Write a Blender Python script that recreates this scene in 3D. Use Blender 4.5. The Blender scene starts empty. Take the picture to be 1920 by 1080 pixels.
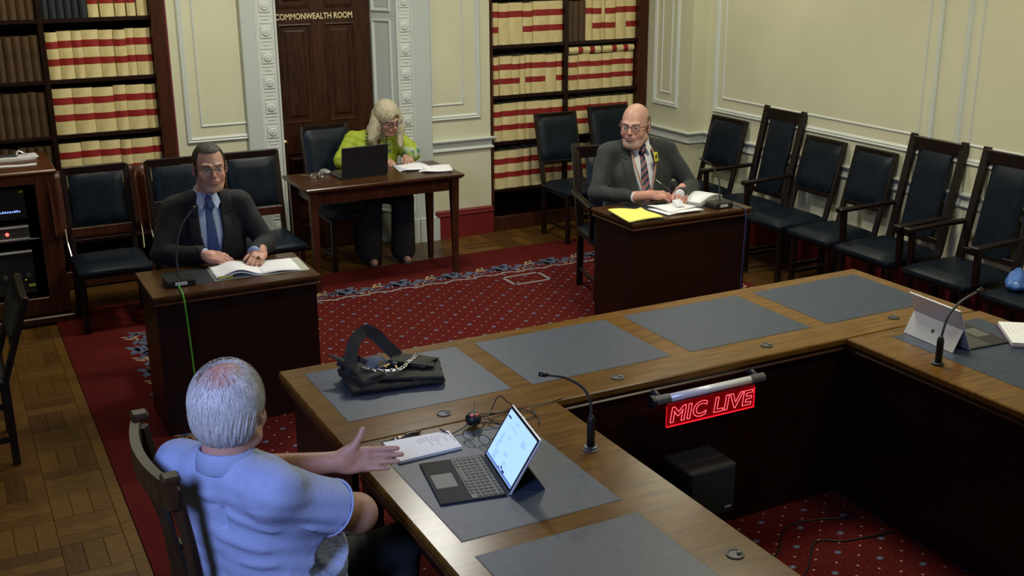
import bpy, bmesh, math, random
import numpy as np
from mathutils import Matrix, Vector, Euler
random.seed(7); rng = np.random.default_rng(7)
S = bpy.context.scene; COL = S.collection
R = math.radians

# ---------------------------------------------------------------- camera, world, lights, exposure
cam = bpy.data.cameras.new('camera'); camo = bpy.data.objects.new('camera', cam); COL.objects.link(camo)
cam.sensor_width = 36; cam.lens = 36 * 2095.56 / 1920; cam.clip_start = .05
_y, _p, _r = R(27.1948), R(17.3874), R(-0.4092)
_f = Vector((math.sin(_y)*math.cos(_p), math.cos(_y)*math.cos(_p), -math.sin(_p)))
_rt = _f.cross(Vector((0, 0, 1))).normalized(); _up = _rt.cross(_f)
_r2 = _rt*math.cos(_r) + _up*math.sin(_r); _u2 = -_rt*math.sin(_r) + _up*math.cos(_r)
camo.matrix_world = Matrix(((_r2.x, _u2.x, -_f.x, 0), (_r2.y, _u2.y, -_f.y, 0), (_r2.z, _u2.z, -_f.z, 2.4), (0, 0, 0, 1)))
S.camera = camo
w = bpy.data.worlds.new('world'); S.world = w; w.use_nodes = True
w.node_tree.nodes['Background'].inputs[0].default_value = (.35, .42, .6, 1)
w.node_tree.nodes['Background'].inputs[1].default_value = .02
S.view_settings.view_transform = 'Standard'; S.view_settings.look = 'None'
S.view_settings.gamma = 1; S.view_settings.use_curve_mapping = False
S.view_settings.exposure = 0.0

def area(name, loc, target, size, power, color, sy=None, spread=180):
    l = bpy.data.lights.new(name, 'AREA'); l.energy = power; l.color = color
    l.shape = 'RECTANGLE'; l.size = size; l.size_y = sy or size; l.spread = R(spread)
    o = bpy.data.objects.new(name, l); COL.objects.link(o); o.location = loc
    o.rotation_euler = (Vector(target) - Vector(loc)).to_track_quat('-Z', 'Y').to_euler()
    return o
WARM = (1.0, .96, .72)
area('unseen_overhead_lamp', (3.6, 4.3, 3.3), (3.6, 4.6, 0), .6, 60, WARM)
area('unseen_overhead_lamp', (2.80, 6.7, 3.35), (2.3, 6.0, 0), .34, 52, (.97, .96, .88))
area('unseen_overhead_lamp', (5.0, 6.9, 3.3), (5.0, 7.1, 0), .5, 20, WARM)  # unseen wall washer, added to brighten the right end of the back wall
area('unseen_overhead_lamp', (.8, 6.9, 3.3), (.9, 7.6, .8), .5, 26, WARM)  # unseen wash light, added to lift the left bookcase and wall beside it
area('unseen_overhead_lamp', (3.9, 1.8, 3.3), (4.4, 2.4, 0), .6, 26, WARM)
area('window_light', (-1.2, .6, 2.9), (.62, 2.8, 1.1), .7, 15, (.42, .53, 1.0), .9, 62)

# ---------------------------------------------------------------- materials
MATS = {}
def mat(name, col, rough=.5, col2=None, scale=8, stretch=(1, 1, 1), metal=0, bump=0, bscale=40, emit=0, ecol=None, coat=0, sheen=0, vcol=False, alpha=None, trans=0, spec=.5, ior=1.45, detail=4):
    if name in MATS: return MATS[name]
    m = bpy.data.materials.new(name); m.use_nodes = True; nt = m.node_tree; N = nt.nodes; L = nt.links
    b = N['Principled BSDF']; b.inputs['Base Color'].default_value = (*col, 1); b.inputs['Roughness'].default_value = rough
    b.inputs['Metallic'].default_value = metal; b.inputs['Specular IOR Level'].default_value = spec
    b.inputs['Coat Weight'].default_value = coat; b.inputs['Coat Roughness'].default_value = .18
    b.inputs['Sheen Weight'].default_value = sheen; b.inputs['Transmission Weight'].default_value = trans; b.inputs['IOR'].default_value = ior
    if alpha is not None: b.inputs['Alpha'].default_value = alpha
    if emit: b.inputs['Emission Color'].default_value = (*(ecol or col), 1); b.inputs['Emission Strength'].default_value = emit
    tc = N.new('ShaderNodeTexCoord'); mp = N.new('ShaderNodeMapping'); mp.inputs['Scale'].default_value = stretch
    L.new(tc.outputs['Object'], mp.inputs[0])
    if vcol:
        a = N.new('ShaderNodeAttribute'); a.attribute_name = 'Col'
        nz = N.new('ShaderNodeTexNoise'); nz.inputs['Scale'].default_value = scale; nz.inputs['Detail'].default_value = detail; L.new(mp.outputs[0], nz.inputs['Vector'])
        mr = N.new('ShaderNodeMapRange'); mr.inputs['To Min'].default_value = .86; mr.inputs['To Max'].default_value = 1.12; L.new(nz.outputs[0], mr.inputs[0])
        vm = N.new('ShaderNodeVectorMath'); vm.operation = 'SCALE'; L.new(a.outputs['Color'], vm.inputs[0]); L.new(mr.outputs[0], vm.inputs['Scale'])
        L.new(vm.outputs[0], b.inputs['Base Color'])
    elif col2:
        nz = N.new('ShaderNodeTexNoise'); nz.inputs['Scale'].default_value = scale; nz.inputs['Detail'].default_value = detail; L.new(mp.outputs[0], nz.inputs['Vector'])
        cr = N.new('ShaderNodeValToRGB'); cr.color_ramp.elements[0].position = .36; cr.color_ramp.elements[1].position = .66
        cr.color_ramp.elements[0].color = (*col, 1); cr.color_ramp.elements[1].color = (*col2, 1)
        L.new(nz.outputs[0], cr.inputs[0]); L.new(cr.outputs[0], b.inputs['Base Color'])
    if bump:
        n2 = N.new('ShaderNodeTexNoise'); n2.inputs['Scale'].default_value = bscale; n2.inputs['Detail'].default_value = 3; L.new(mp.outputs[0], n2.inputs['Vector'])
        bp = N.new('ShaderNodeBump'); bp.inputs['Strength'].default_value = bump; bp.inputs['Distance'].default_value = .004
        L.new(n2.outputs[0], bp.inputs['Height']); L.new(bp.outputs[0], b.inputs['Normal'])
    MATS[name] = m; return m
WALL = mat('cream_wall_paint', (.60, .59, .43), .65, (.63, .62, .455), 3, bump=.06, bscale=120)
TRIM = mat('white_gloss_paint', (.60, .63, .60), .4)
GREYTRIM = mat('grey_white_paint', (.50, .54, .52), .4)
MAHOG = mat('dark_mahogany', (0.00975, 0.002625, 0.001875), .36, (0.01725, 0.004875, 0.003), 5, (1, 1, 14), spec=.4)
MAHOG2 = mat('red_mahogany', (0.036, 0.0096, 0.004), .35, (0.064, 0.0176, 0.0072), 4, (12, 1, 1), spec=.4)
TOPW = mat('table_veneer', (.100, .044, .007), .24, (.165, .078, .014), 6, (1.2, 9, 3), spec=.28, bump=.03, bscale=60)
EDGEW = mat('table_edge_wood', (0.0385, 0.0126, 0.0049), .3, (0.063, 0.0224, 0.0084), 6, (1, 6, 6))
DOORW = mat('door_mahogany', (0.02604, 0.00744, 0.00248), .35, (0.0527, 0.01736, 0.00558), 6, (9, 1, 1.2))
CHW = mat('chair_dark_wood', (0.0052, 0.001625, 0.0013), .36, (0.0104, 0.00325, 0.002275), 6, (8, 8, 1))
LEATH = mat('navy_leather', (0.0036, 0.0072, 0.0136), .36, (0.0064, 0.0112, 0.02), 14, bump=.2, bscale=160, spec=.24)
MATB = mat('blue_writing_leather', (.026, .037, .064), .45, (.037, .052, .084), 40, bump=.12, bscale=250)
MATL = mat('mat_edge_line', (.02, .022, .028), .5)
BLACK = mat('black_plastic', (.012, .013, .014), .4)
DGREY = mat('dark_grey_plastic', (.045, .048, .05), .45)
SILV = mat('silver_aluminium', (.62, .62, .68), .34, metal=.35)
CHROME = mat('bright_chrome', (.75, .75, .75), .15, metal=1)
BRASS = mat('brass_metal', (.55, .38, .13), .3, metal=1)
PAPER = mat('white_paper', (.78, .78, .82), .7)
PAPER2 = mat('paper_edges', (.55, .54, .5), .8, (.68, .67, .63), 30, (1, 1, 30))
CREAMB = mat('cream_book_cloth', (.60, .50, .235), .65, (.71, .60, .33), 9, (2, 2, 1), bump=.1, bscale=200)
REDB = mat('red_book_label', (.24, .012, .010), .5, (.29, .017, .013), 12)
BROWNB = mat('brown_book_cloth', (0.06, 0.032, 0.0136), .6, (0.088, 0.048, 0.02), 8)
NAVYB = mat('navy_book_cloth', (.012, .018, .022), .55, (.022, .030, .036), 8)
PAGES = mat('page_block_paper', (.35, .30, .2), .8)
INK = mat('dark_ink', (.02, .02, .05), .7)

# ---------------------------------------------------------------- helpers
class MB:
    def __init__(s): s.v = []; s.f = []
    def add(s, v, f, M=None):
        n = len(s.v)
        s.v += [tuple(M @ Vector(p)) for p in v] if M else [tuple(p) for p in v]
        s.f += [tuple(i+n for i in q) for q in f]; return s
    def box(s, x0, x1, y0, y1, z0, z1, b=0, M=None):
        if x1 < x0: x0, x1 = x1, x0
        if y1 < y0: y0, y1 = y1, y0
        if z1 < z0: z0, z1 = z1, z0
        if b <= 0:
            v = [(x, y, z) for x in (x0, x1) for y in (y0, y1) for z in (z0, z1)]
            return s.add(v, [(0, 1, 3, 2), (4, 6, 7, 5), (0, 4, 5, 1), (2, 3, 7, 6), (0, 2, 6, 4), (1, 5, 7, 3)], M)
        b = min(b, (x1-x0)*.49, (y1-y0)*.49, (z1-z0)*.49)
        v = []; idx = {}
        for i, (X, sx) in enumerate(((x0, 1), (x1, -1))):
            for j, (Y, sy) in enumerate(((y0, 1), (y1, -1))):
                for k, (Z, sz) in enumerate(((z0, 1), (z1, -1))):
                    for a, p in enumerate(((X, Y+sy*b, Z+sz*b), (X+sx*b, Y, Z+sz*b), (X+sx*b, Y+sy*b, Z))):
                        idx[i, j, k, a] = len(v); v.append(p)
        f = []
        for i in (0, 1):
            q = [idx[i, 0, 0, 0], idx[i, 0, 1, 0], idx[i, 1, 1, 0], idx[i, 1, 0, 0]]; f.append(q if i == 0 else q[::-1])
            q = [idx[0, i, 0, 1], idx[1, i, 0, 1], idx[1, i, 1, 1], idx[0, i, 1, 1]]; f.append(q if i == 0 else q[::-1])
            q = [idx[0, 0, i, 2], idx[0, 1, i, 2], idx[1, 1, i, 2], idx[1, 0, i, 2]]; f.append(q if i == 0 else q[::-1])
        for a in (0, 1):
            for c in (0, 1):
                f.append([idx[0, a, c, 1], idx[1, a, c, 1], idx[1, a, c, 2], idx[0, a, c, 2]])
                f.append([idx[a, 0, c, 0], idx[a, 1, c, 0], idx[a, 1, c, 2], idx[a, 0, c, 2]])
                f.append([idx[a, c, 0, 0], idx[a, c, 1, 0], idx[a, c, 1, 1], idx[a, c, 0, 1]])
                for k in (0, 1): f.append([idx[a, c, k, 0], idx[a, c, k, 1], idx[a, c, k, 2]])
        return s.add(v, f, M)
    def beam(s, a, b, wx, wy, bev=.003, up=(0, 0, 1)):
        a, b = Vector(a), Vector(b); d = b-a; L = d.length; z = d.normalized(); u = Vector(up)
        if abs(z.dot(u)) > .98: u = Vector((0, 1, 0))
        x = u.cross(z).normalized(); y = z.cross(x)
        M = Matrix(((x.x, y.x, z.x, a.x), (x.y, y.y, z.y, a.y), (x.z, y.z, z.z, a.z), (0, 0, 0, 1)))
        return s.box(-wx/2, wx/2, -wy/2, wy/2, 0, L, bev, M)
    def tube(s, pts, r, n=8, closed=False):
        P = [Vector(p) for p in pts]; m = len(P); rr = r if hasattr(r, '__len__') else [r]*m; v = []; f = []
        pu = None
        for i, p in enumerate(P):
            if closed: t = P[(i+1) % m]-P[i-1]
            else: t = P[min(i+1, m-1)]-P[max(i-1, 0)]
            t.normalize()
            u = pu if pu is not None else (Vector((0, 0, 1)) if abs(t.z) < .9 else Vector((1, 0, 0)))
            u = (u-t*u.dot(t)); u.normalize(); pu = u; w_ = t.cross(u)
            for k in range(n):
                a = 2*math.pi*k/n; v.append(p+(u*math.cos(a)+w_*math.sin(a))*rr[i])
        for i in range(m if closed else m-1):
            for k in range(n): f.append((i*n+k, i*n+(k+1) % n, ((i+1) % m)*n+(k+1) % n, ((i+1) % m)*n+k))
        if not closed: f.append(tuple(range(n))[::-1]); f.append(tuple((m-1)*n+k for k in range(n)))
        return s.add(v, f)
    def lathe(s, prof, c=(0, 0, 0), n=20, M=None):
        v = []; f = []
        for r, z in prof:
            for k in range(n): a = 2*math.pi*k/n; v.append((c[0]+r*math.cos(a), c[1]+r*math.sin(a), c[2]+z))
        for i in range(len(prof)-1):
            for k in range(n): f.append((i*n+k, i*n+(k+1) % n, (i+1)*n+(k+1) % n, (i+1)*n+k))
        f.append(tuple(range(n))[::-1]); f.append(tuple((len(prof)-1)*n+k for k in range(n)))
        return s.add(v, f, M)
    def prism(s, poly, h, M=None):   # polygon in local xy, extruded to z=h
        n = len(poly); v = [(x, y, 0) for x, y in poly]+[(x, y, h) for x, y in poly]
        f = [tuple(range(n))[::-1], tuple(range(n, 2*n))]+[(i, (i+1) % n, n+(i+1) % n, n+i) for i in range(n)]
        return s.add(v, f, M)
    def grid(s, fn, nu, nv, thick=0):
        v = [fn(i/nu, j/nv) for i in range(nu+1) for j in range(nv+1)]
        f = [(i*(nv+1)+j, (i+1)*(nv+1)+j, (i+1)*(nv+1)+j+1, i*(nv+1)+j+1) for i in range(nu) for j in range(nv)]
        if thick:
            n = len(v); v = v+[tuple(Vector(p)-Vector((0, 0, thick))) for p in v]; f = f+[tuple(k+n for k in q[::-1]) for q in f]
            m = nv+1; ring = [i*m for i in range(nu+1)]+[nu*m+j for j in range(1, m)]+[i*m+nv for i in range(nu-1, -1, -1)]+[j for j in range(nv-1, 0, -1)]
            for a, b in zip(ring, ring[1:]+ring[:1]): f.append((a, a+n, b+n, b))
        return s.add(v, f)
    def build(s, name, m, parent=None, smooth=False, loc=None, fix=True):
        me = bpy.data.meshes.new(name); me.from_pydata([tuple(p) for p in s.v], [], s.f); me.update()
        if fix:
            bm = bmesh.new(); bm.from_mesh(me); bmesh.ops.recalc_face_normals(bm, faces=bm.faces); bm.to_mesh(me); bm.free()
        me.materials.append(m)
        if smooth: me.polygons.foreach_set('use_smooth', [True]*len(me.polygons))
        o = bpy.data.objects.new(name, me); COL.objects.link(o)
        if loc: o.location = loc
        if parent: o.parent = parent
        return o
def tag(o, label, cat, group=None):
    o['label'] = label; o['category'] = cat
    if group: o['group'] = group
    return o
def thing(name, label, cat, loc=(0, 0, 0), rz=0, group=None):
    o = bpy.data.objects.new(name, None); COL.objects.link(o); o.location = loc; o.rotation_euler = (0, 0, rz); o.empty_display_size = .05
    return tag(o, label, cat, group)
def struct(o): o['kind'] = 'structure'; return o
def bx(name, m, parent, *a, b=0.003, **k): return MB().box(*a, b=b).build(name, m, parent, **k)
def kids(o): return [c for c in COL.objects if c.parent == o]
def dup(root, loc, rz, label, group=None):
    allo = [o for o in COL.objects]
    def rec(o, par):
        c = o.copy(); COL.objects.link(c)
        if par: c.parent = par; c.matrix_parent_inverse = o.matrix_parent_inverse.copy()
        for k in allo:
            if k.parent == o: rec(k, c)
        return c
    r = rec(root, None); r.location = loc; r.rotation_euler = (0, 0, rz); r['label'] = label
    if group: r['group'] = group
    return r
def smoothpath(pts, n=8):
    P = [Vector(p) for p in pts]; out = []
    for i in range(len(P)-1):
        a = P[max(i-1, 0)]; b = P[i]; c = P[i+1]; d = P[min(i+2, len(P)-1)]
        for k in range(n):
            t = k/n; out.append(.5*((2*b)+(c-a)*t+(2*a-5*b+4*c-d)*t*t+(3*b-a-3*c+d)*t**3))
    return out+[P[-1]]
def text(name, s, m, parent, size, M, extrude=.001, bold=0, shear=0, outline=None, spacing=1, font=None):
    c = bpy.data.curves.new(name, 'FONT'); c.body = s; c.size = size; c.extrude = extrude; c.offset = bold; c.shear = shear; c.space_character = spacing
    c.align_x = 'CENTER'; c.align_y = 'CENTER'; c.resolution_u = 3
    o = bpy.data.objects.new(name, c); COL.objects.link(o)
    dg = bpy.context.evaluated_depsgraph_get(); me = bpy.data.meshes.new_from_object(o.evaluated_get(dg)); bpy.data.objects.remove(o)
    o = bpy.data.objects.new(name, me); COL.objects.link(o); me.materials.clear(); me.materials.append(m); me.transform(M)
    if parent: o.parent = parent
    return o
FACE_MY = Matrix(((1, 0, 0, 0), (0, 0, -1, 0), (0, 1, 0, 0), (0, 0, 0, 1)))   # text readable from -Y side

# ---------------------------------------------------------------- volume modelling for bodies and cloth
class Vox:
    def __init__(s, lo, hi, h):
        s.lo = np.array(lo, float); s.h = h; s.n = np.ceil((np.array(hi)-s.lo)/h).astype(int)+1
        s.f = np.ones(s.n, np.float32)
    def sub(s, lo, hi):
        a = np.maximum(np.floor((np.array(lo)-s.lo)/s.h).astype(int), 0); b = np.minimum(np.ceil((np.array(hi)-s.lo)/s.h).astype(int)+1, s.n)
        if (b <= a).any(): return None, None
        sl = tuple(slice(int(a[i]), int(b[i])) for i in range(3))
        g = [(s.lo[i]+s.h*np.arange(a[i], b[i])).astype(np.float32) for i in range(3)]
        return sl, (g[0][:, None, None], g[1][None, :, None], g[2][None, None, :])
    def xyz(s):
        return s.sub(s.lo, s.lo+s.h*s.n)[1]
    def comb(s, sl, d, k, cut):
        a = s.f[sl]
        if cut: a = -a
        if k > 0: hh = np.maximum(k-np.abs(a-d), 0)/k; r = np.minimum(a, d)-hh*hh*k*.25
        else: r = np.minimum(a, d)
        s.f[sl] = -r if cut else r
    def cone(s, a, b, ra, rb, k=.01, sc=(1, 1, 1), cut=False):
        a = np.array(a, float); b = np.array(b, float); r = max(ra, rb)+k+3*s.h
        sl, g = s.sub(np.minimum(a, b)-r, np.maximum(a, b)+r)
        if sl is None: return s
        sc = np.array(sc, float); a2 = a*sc; ba = (b-a)*sc; L2 = max(ba@ba, 1e-12)
        px, py, pz = g[0]*sc[0]-a2[0], g[1]*sc[1]-a2[1], g[2]*sc[2]-a2[2]
        t = np.clip((px*ba[0]+py*ba[1]+pz*ba[2])/L2, 0, 1)
        d = (np.sqrt((px-t*ba[0])**2+(py-t*ba[1])**2+(pz-t*ba[2])**2)-(ra+(rb-ra)*t))/max(sc)
        s.comb(sl, d.astype(np.float32), k, cut); return s
    def ell(s, c, r, k=.01, R=None, cut=False):
        c = np.array(c, float); r = np.array(r, float); m = max(r)+k+3*s.h
        sl, g = s.sub(c-m, c+m)
        if sl is None: return s
        p = [g[i]-c[i] for i in range(3)]
        if R is not None:
            R = np.array(R); p = [p[0]*R[0][i]+p[1]*R[1][i]+p[2]*R[2][i] for i in range(3)]
        q = np.sqrt((p[0]/r[0])**2+(p[1]/r[1])**2+(p[2]/r[2])**2)
        q2 = np.sqrt((p[0]/r[0]**2)**2+(p[1]/r[1]**2)**2+(p[2]/r[2]**2)**2)+1e-9
        d = q*(q-1)/q2
        s.comb(sl, d.astype(np.float32), k, cut); return s
    def rbox(s, c, hf, rad=.005, k=.01, R=None, cut=False):
        c = np.array(c, float); m = float(np.linalg.norm(hf))+k+3*s.h
        sl, g = s.sub(c-m, c+m)
        if sl is None: return s
        p = [g[i]-c[i] for i in range(3)]
        if R is not None:
            R = np.array(R); p = [p[0]*R[0][i]+p[1]*R[1][i]+p[2]*R[2][i] for i in range(3)]
        q = [np.abs(p[i])-(hf[i]-rad) for i in range(3)]
        d = np.sqrt(sum(np.maximum(x, 0)**2 for x in q))+np.minimum(np.maximum(np.maximum(q[0], q[1]), q[2]), 0)-rad
        s.comb(sl, d.astype(np.float32), k, cut); return s
    def mesh(s):
        f = s.f; b = f < 0; n = f.shape
        c = np.zeros(tuple(x-1 for x in n), np.uint8); offs = [(i, j, k) for i in (0, 1) for j in (0, 1) for k in (0, 1)]
        for o in offs: c += b[o[0]:n[0]-1+o[0], o[1]:n[1]-1+o[1], o[2]:n[2]-1+o[2]]
        act = np.argwhere((c > 0) & (c < 8)); idx = np.full(c.shape, -1, np.int32); idx[tuple(act.T)] = np.arange(len(act))
        val = {o: f[act[:, 0]+o[0], act[:, 1]+o[1], act[:, 2]+o[2]] for o in offs}
        acc = np.zeros((len(act), 3)); cnt = np.zeros(len(act))
        for o in offs:
            for ax in range(3):
                if o[ax] == 0:
                    o2 = list(o); o2[ax] = 1; a, d = val[o], val[tuple(o2)]; m = (a < 0) != (d < 0)
                    t = np.where(m, a/np.where(m, a-d, 1), 0)
                    for q in range(3): acc[:, q] += np.where(m, o[q]+(t if q == ax else 0), 0)
                    cnt += m
        V = s.lo+s.h*(act+acc/cnt[:, None]); F = []
        for ax in range(3):
            u, v = (ax+1) % 3, (ax+2) % 3
            sA = [slice(1, -1)]*3; sA[ax] = slice(0, -1); sB = [slice(1, -1)]*3; sB[ax] = slice(1, None)
            A = b[tuple(sA)]; B = b[tuple(sB)]; e = np.argwhere(A != B)
            if len(e) == 0: continue
            ins = A[tuple(e.T)]; base = e.copy(); base[:, u] += 1; base[:, v] += 1
            def cell(du, dv): q = base.copy(); q[:, u] -= du; q[:, v] -= dv; return idx[tuple(q.T)]
            q = np.stack([cell(1, 1), cell(0, 1), cell(0, 0), cell(1, 0)], 1)
            q[~ins] = q[~ins][:, ::-1]; F.append(q)
        return V, (np.concatenate(F) if F else np.zeros((0, 4), int))
def vmesh(name, VF, m, parent, colfn=None):
    V, F = VF; me = bpy.data.meshes.new(name); me.vertices.add(len(V)); me.vertices.foreach_set('co', V.astype(np.float32).ravel())
    me.loops.add(len(F)*4); me.loops.foreach_set('vertex_index', F.astype(np.int32).ravel())
    me.polygons.add(len(F)); me.polygons.foreach_set('loop_start', np.arange(0, len(F)*4, 4, dtype=np.int32)); me.polygons.foreach_set('loop_total', np.full(len(F), 4, np.int32))
    me.update(calc_edges=True); me.validate(); me.polygons.foreach_set('use_smooth', [True]*len(me.polygons)); me.materials.append(m)
    if colfn is not None:
        C = colfn if isinstance(colfn, np.ndarray) else colfn(V)
        at = me.color_attributes.new('Col', 'FLOAT_COLOR', 'POINT'); at.data.foreach_set('color', np.c_[C, np.ones(len(C))].astype(np.float32).ravel())
    o = bpy.data.objects.new(name, me); COL.objects.link(o)
    if parent: o.parent = parent
    return o
def join(parts):
    V = []; F = []; n = 0
    for v, f in parts: V.append(v); F.append(f+n); n += len(v)
    return np.concatenate(V), np.concatenate(F)

# ================================================================ ROOM
YB = 8.35; XR = 5.80; CZ = 3.45
# floor: dark sub floor, oak blocks where the photo shows them, carpet
PARQ = mat('oak_parquet', (.085, .038, .006), .35, (.125, .060, .011), 5, (3, 10, 3), bump=.05)
PARQ2 = mat('oak_parquet_dark', (.062, .027, .005), .35, (.095, .043, .009), 5, (10, 3, 3), bump=.05)
PARQ3 = mat('oak_parquet_pale', (.105, .050, .009), .35, (.15, .076, .015), 5, (3, 10, 3), bump=.05)
flo = struct(MB().box(-2.6, XR+.1, -2.2, 8.9, -.12, -.012).build('floor', PARQ2))
rp = random.Random(3); cache = {}
def block(x, y, lx, ly):
    mi = rp.choice((0, 0, 1, 2)); key = (round(lx, 3), round(ly, 3), mi)
    if key not in cache:
        o = MB().box(.0008, lx-.0008, .0008, ly-.0008, -.012, 0, .0012).build('parquet_block', (PARQ, PARQ2, PARQ3)[mi], flo); cache[key] = o
    else:
        o = cache[key].copy(); COL.objects.link(o); o.parent = flo
    o.location = (x, y, rp.uniform(-.0006, 0))
def squares(x0, y0, nx, ny, s=.25, strips=3):
    for i in range(nx):
        for j in range(ny):
            for k in range(strips):
                if (i+j) % 2: block(x0+i*s, y0+j*s+k*s/strips, s, s/strips)
                else: block(x0+i*s+k*s/strips, y0+j*s, s/strips, s)
squares(-.545, 4.02, 4, 14)
for j in range(12): block(.455, 4.02+j*.292, .055, .292)
squares(2.30, 7.80, 11, 2, .275)
MB().box(-.55, .51, -2.2, 4.02, -.012, -.001).build('parquet_border', PARQ, flo)

def carpet_mat():
    m = bpy.data.materials.new('red_patterned_carpet'); m.use_nodes = True; nt = m.node_tree; N = nt.nodes; L = nt.links; b = N['Principled BSDF']
    b.inputs['Roughness'].default_value = .95; b.inputs['Specular IOR Level'].default_value = .1
    tc = N.new('ShaderNodeTexCoord'); sx = N.new('ShaderNodeSeparateXYZ'); L.new(tc.outputs['Object'], sx.inputs[0])
    def M(op, *a):
        n = N.new('ShaderNodeMath'); n.operation = op
        for i, x in enumerate(a):
            if isinstance(x, (int, float)): n.inputs[i].default_value = x
            else: L.new(x, n.inputs[i])
        return n.outputs[0]
    ax, ay = .2366, .2250
    def dots(ox, oy, px, py, rx, ry):   # elliptical dots on a px by py lattice, offset ox, oy
        u = M('SUBTRACT', M('WRAP', M('ADD', sx.outputs[0], px/2-ox+px*40), px, 0), px/2)
        v = M('SUBTRACT', M('WRAP', M('ADD', sx.outputs[1], py/2-oy+py*40), py, 0), py/2)
        d = M('ADD', M('POWER', M('ABSOLUTE', M('DIVIDE', u, rx)), 1.6), M('POWER', M('ABSOLUTE', M('DIVIDE', v, ry)), 1.6))
        return M('LESS_THAN', d, 1.0)
    inner = M('MULTIPLY', M('LESS_THAN', sx.outputs[1], 7.16), M('GREATER_THAN', sx.outputs[0], 1.10))
    blue = M('MAXIMUM', dots(3.010, 3.196, ax, ay, .017, .013), dots(3.128, 3.084, ax, ay, .017, .013))
    cr = M('MAXIMUM', dots(2.892, 3.196, ax, ay, .0062, .0055), dots(3.010, 3.084, ax, ay, .0062, .0055))
    cr = M('MAXIMUM', cr, dots(3.069, 3.140, ax/2, ay/2, .0058, .0052))
    sm = dots(3.0395, 3.168, ax/4, ay/4, .0024, .0024)
    nz = N.new('ShaderNodeTexNoise'); nz.inputs['Scale'].default_value = 90; nz.inputs['Detail'].default_value = 2; L.new(tc.outputs['Object'], nz.inputs['Vector'])
    cr0 = N.new('ShaderNodeValToRGB'); cr0.color_ramp.elements[0].position = .3; cr0.color_ramp.elements[1].position = .7
    cr0.color_ramp.elements[0].color = (.060, .0048, .0045, 1); cr0.color_ramp.elements[1].color = (.098, .0092, .0072, 1); L.new(nz.outputs[0], cr0.inputs[0])
    cur = cr0.outputs[0]
    for fac, c in ((sm, (.22, .07, .045, 1)), (cr, (.40, .28, .17, 1)), (blue, (.085, .095, .15, 1)), (dots(3.010, 3.196, ax, ay, .005, .005), (.22, .25, .32, 1)), (dots(3.128, 3.084, ax, ay, .005, .005), (.22, .25, .32, 1))):
        mx = N.new('ShaderNodeMix'); mx.data_type = 'RGBA'; L.new(M('MULTIPLY', fac, inner), mx.inputs['Factor']); L.new(cur, mx.inputs[6]); mx.inputs[7].default_value = c; cur = mx.outputs[2]
    L.new(cur, b.inputs['Base Color'])
    bp = N.new('ShaderNodeBump'); bp.inputs['Strength'].default_value = .3; bp.inputs['Distance'].default_value = .003; L.new(nz.outputs[0], bp.inputs['Height']); L.new(bp.outputs[0], b.inputs['Normal'])
    return m
cp = MB().box(.512, 5.06, -2.2, 7.79, -.012, .004).build('carpet', carpet_mat()); tag(cp, 'red carpet with cream dots and small blue flowers covering the middle of the floor', 'carpet')
CBLUE = mat('carpet_border_blue', (.05, .065, .115), .95, (.085, .10, .16), 60); CCREAM = mat('carpet_border_cream', (.22, .20, .19), .95, (.17, .16, .17), 60); CGOLD = mat('carpet_border_gold', (.30, .21, .12), .95)
def border(parent):
    bl, cm, gd = MB(), MB(), MB(); r = random.Random(5)
    def petal(mb, x, y, a, l, w_, T, n=8):
        pts = [(math.cos(2*math.pi*k/n)*l/2, math.sin(2*math.pi*k/n)*w_/2) for k in range(n)]
        P = [T(x+math.cos(a)*p[0]-math.sin(a)*p[1], y+math.sin(a)*p[0]+math.cos(a)*p[1]) for p in pts]
        mb.add([(*p, .0046) for p in P]+[(*p, .0036) for p in P], [tuple(range(n))]+[(k, k+n, (k+1) % n+n, (k+1) % n) for k in range(n)])
    def run(T, x0, n, per=.414):
        # cream serpentine line then leaves and roses, one repeat every 41 cm
        pts = []
        N = n*24
        for k in range(N+1):
            x = x0+per*n*k/N; y = .0+.014*math.sin(2*math.pi*(x-x0)/per*2+.6)+.006*math.sin(2*math.pi*(x-x0)/per*7)
            pts.append((x, y))
        for (xa, ya), (xb, yb) in zip(pts, pts[1:]):
            q = [T(xa, ya-.013), T(xb, yb-.013), T(xb, yb+.013), T(xa, ya+.013)]
            cm.add([(*p, .0045) for p in q], [(0, 1, 2, 3)])
        for i in range(n):
            ox = x0+i*per
            for dx, dy, a, l, w_ in ((.06, .11, .3, .16, .11), (.04, .17, -.5, .11, .05), (.10, .18, .7, .10, .05), (.0, .10, 2.2, .10, .05), (.12, .07, -.6, .09, .045),
                                     (.18, .10, .5, .09, .05), (.21, .14, -.5, .08, .035), (.235, .08, 1.2, .07, .035), (.355, .10, 1.5, .11, .035), (.385, .13, .6, .10, .03), (.33, .15, 2.0, .08, .03), (.28, .07, 0, .08, .03)):
                petal(bl, ox+dx, dy, a, l, w_, T)
            for dx, dy, a, l, w_ in ((.285, .17, .9, .075, .022), (.31, .13, 2.1, .07, .02), (.27, .125, .2, .06, .02), (.335, .19, 1.3, .05, .018), (.15, .035, .3, .05, .022), (.20, .05, 1.2, .04, .015)):
                petal(gd, ox+dx, dy, a, l, w_, T)
            for dx, dy, a, l, w_ in ((.06, .115, .4, .05, .012), (.39, .09, 1.4, .09, .010), (.13, .14, .7, .07, .008)):
                petal(cm, ox+dx, dy, a, l, w_, lambda x, y: T(x, y))
    run(lambda x, y: (x, 7.165+y), 1.12, 9)
    run(lambda x, y: (1.05-y*1.0, x), 3.4, 9)
    run(lambda x, y: (4.85+y*.8, x), 4.1, 7)
    for mb, m, nm in ((bl, CBLUE, 'leaf_border'), (cm, CCREAM, 'scroll_border'), (gd, CGOLD, 'flower_border')): mb.build(nm, m, parent, fix=False)['kind'] = 'stuff'
border(cp)
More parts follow.
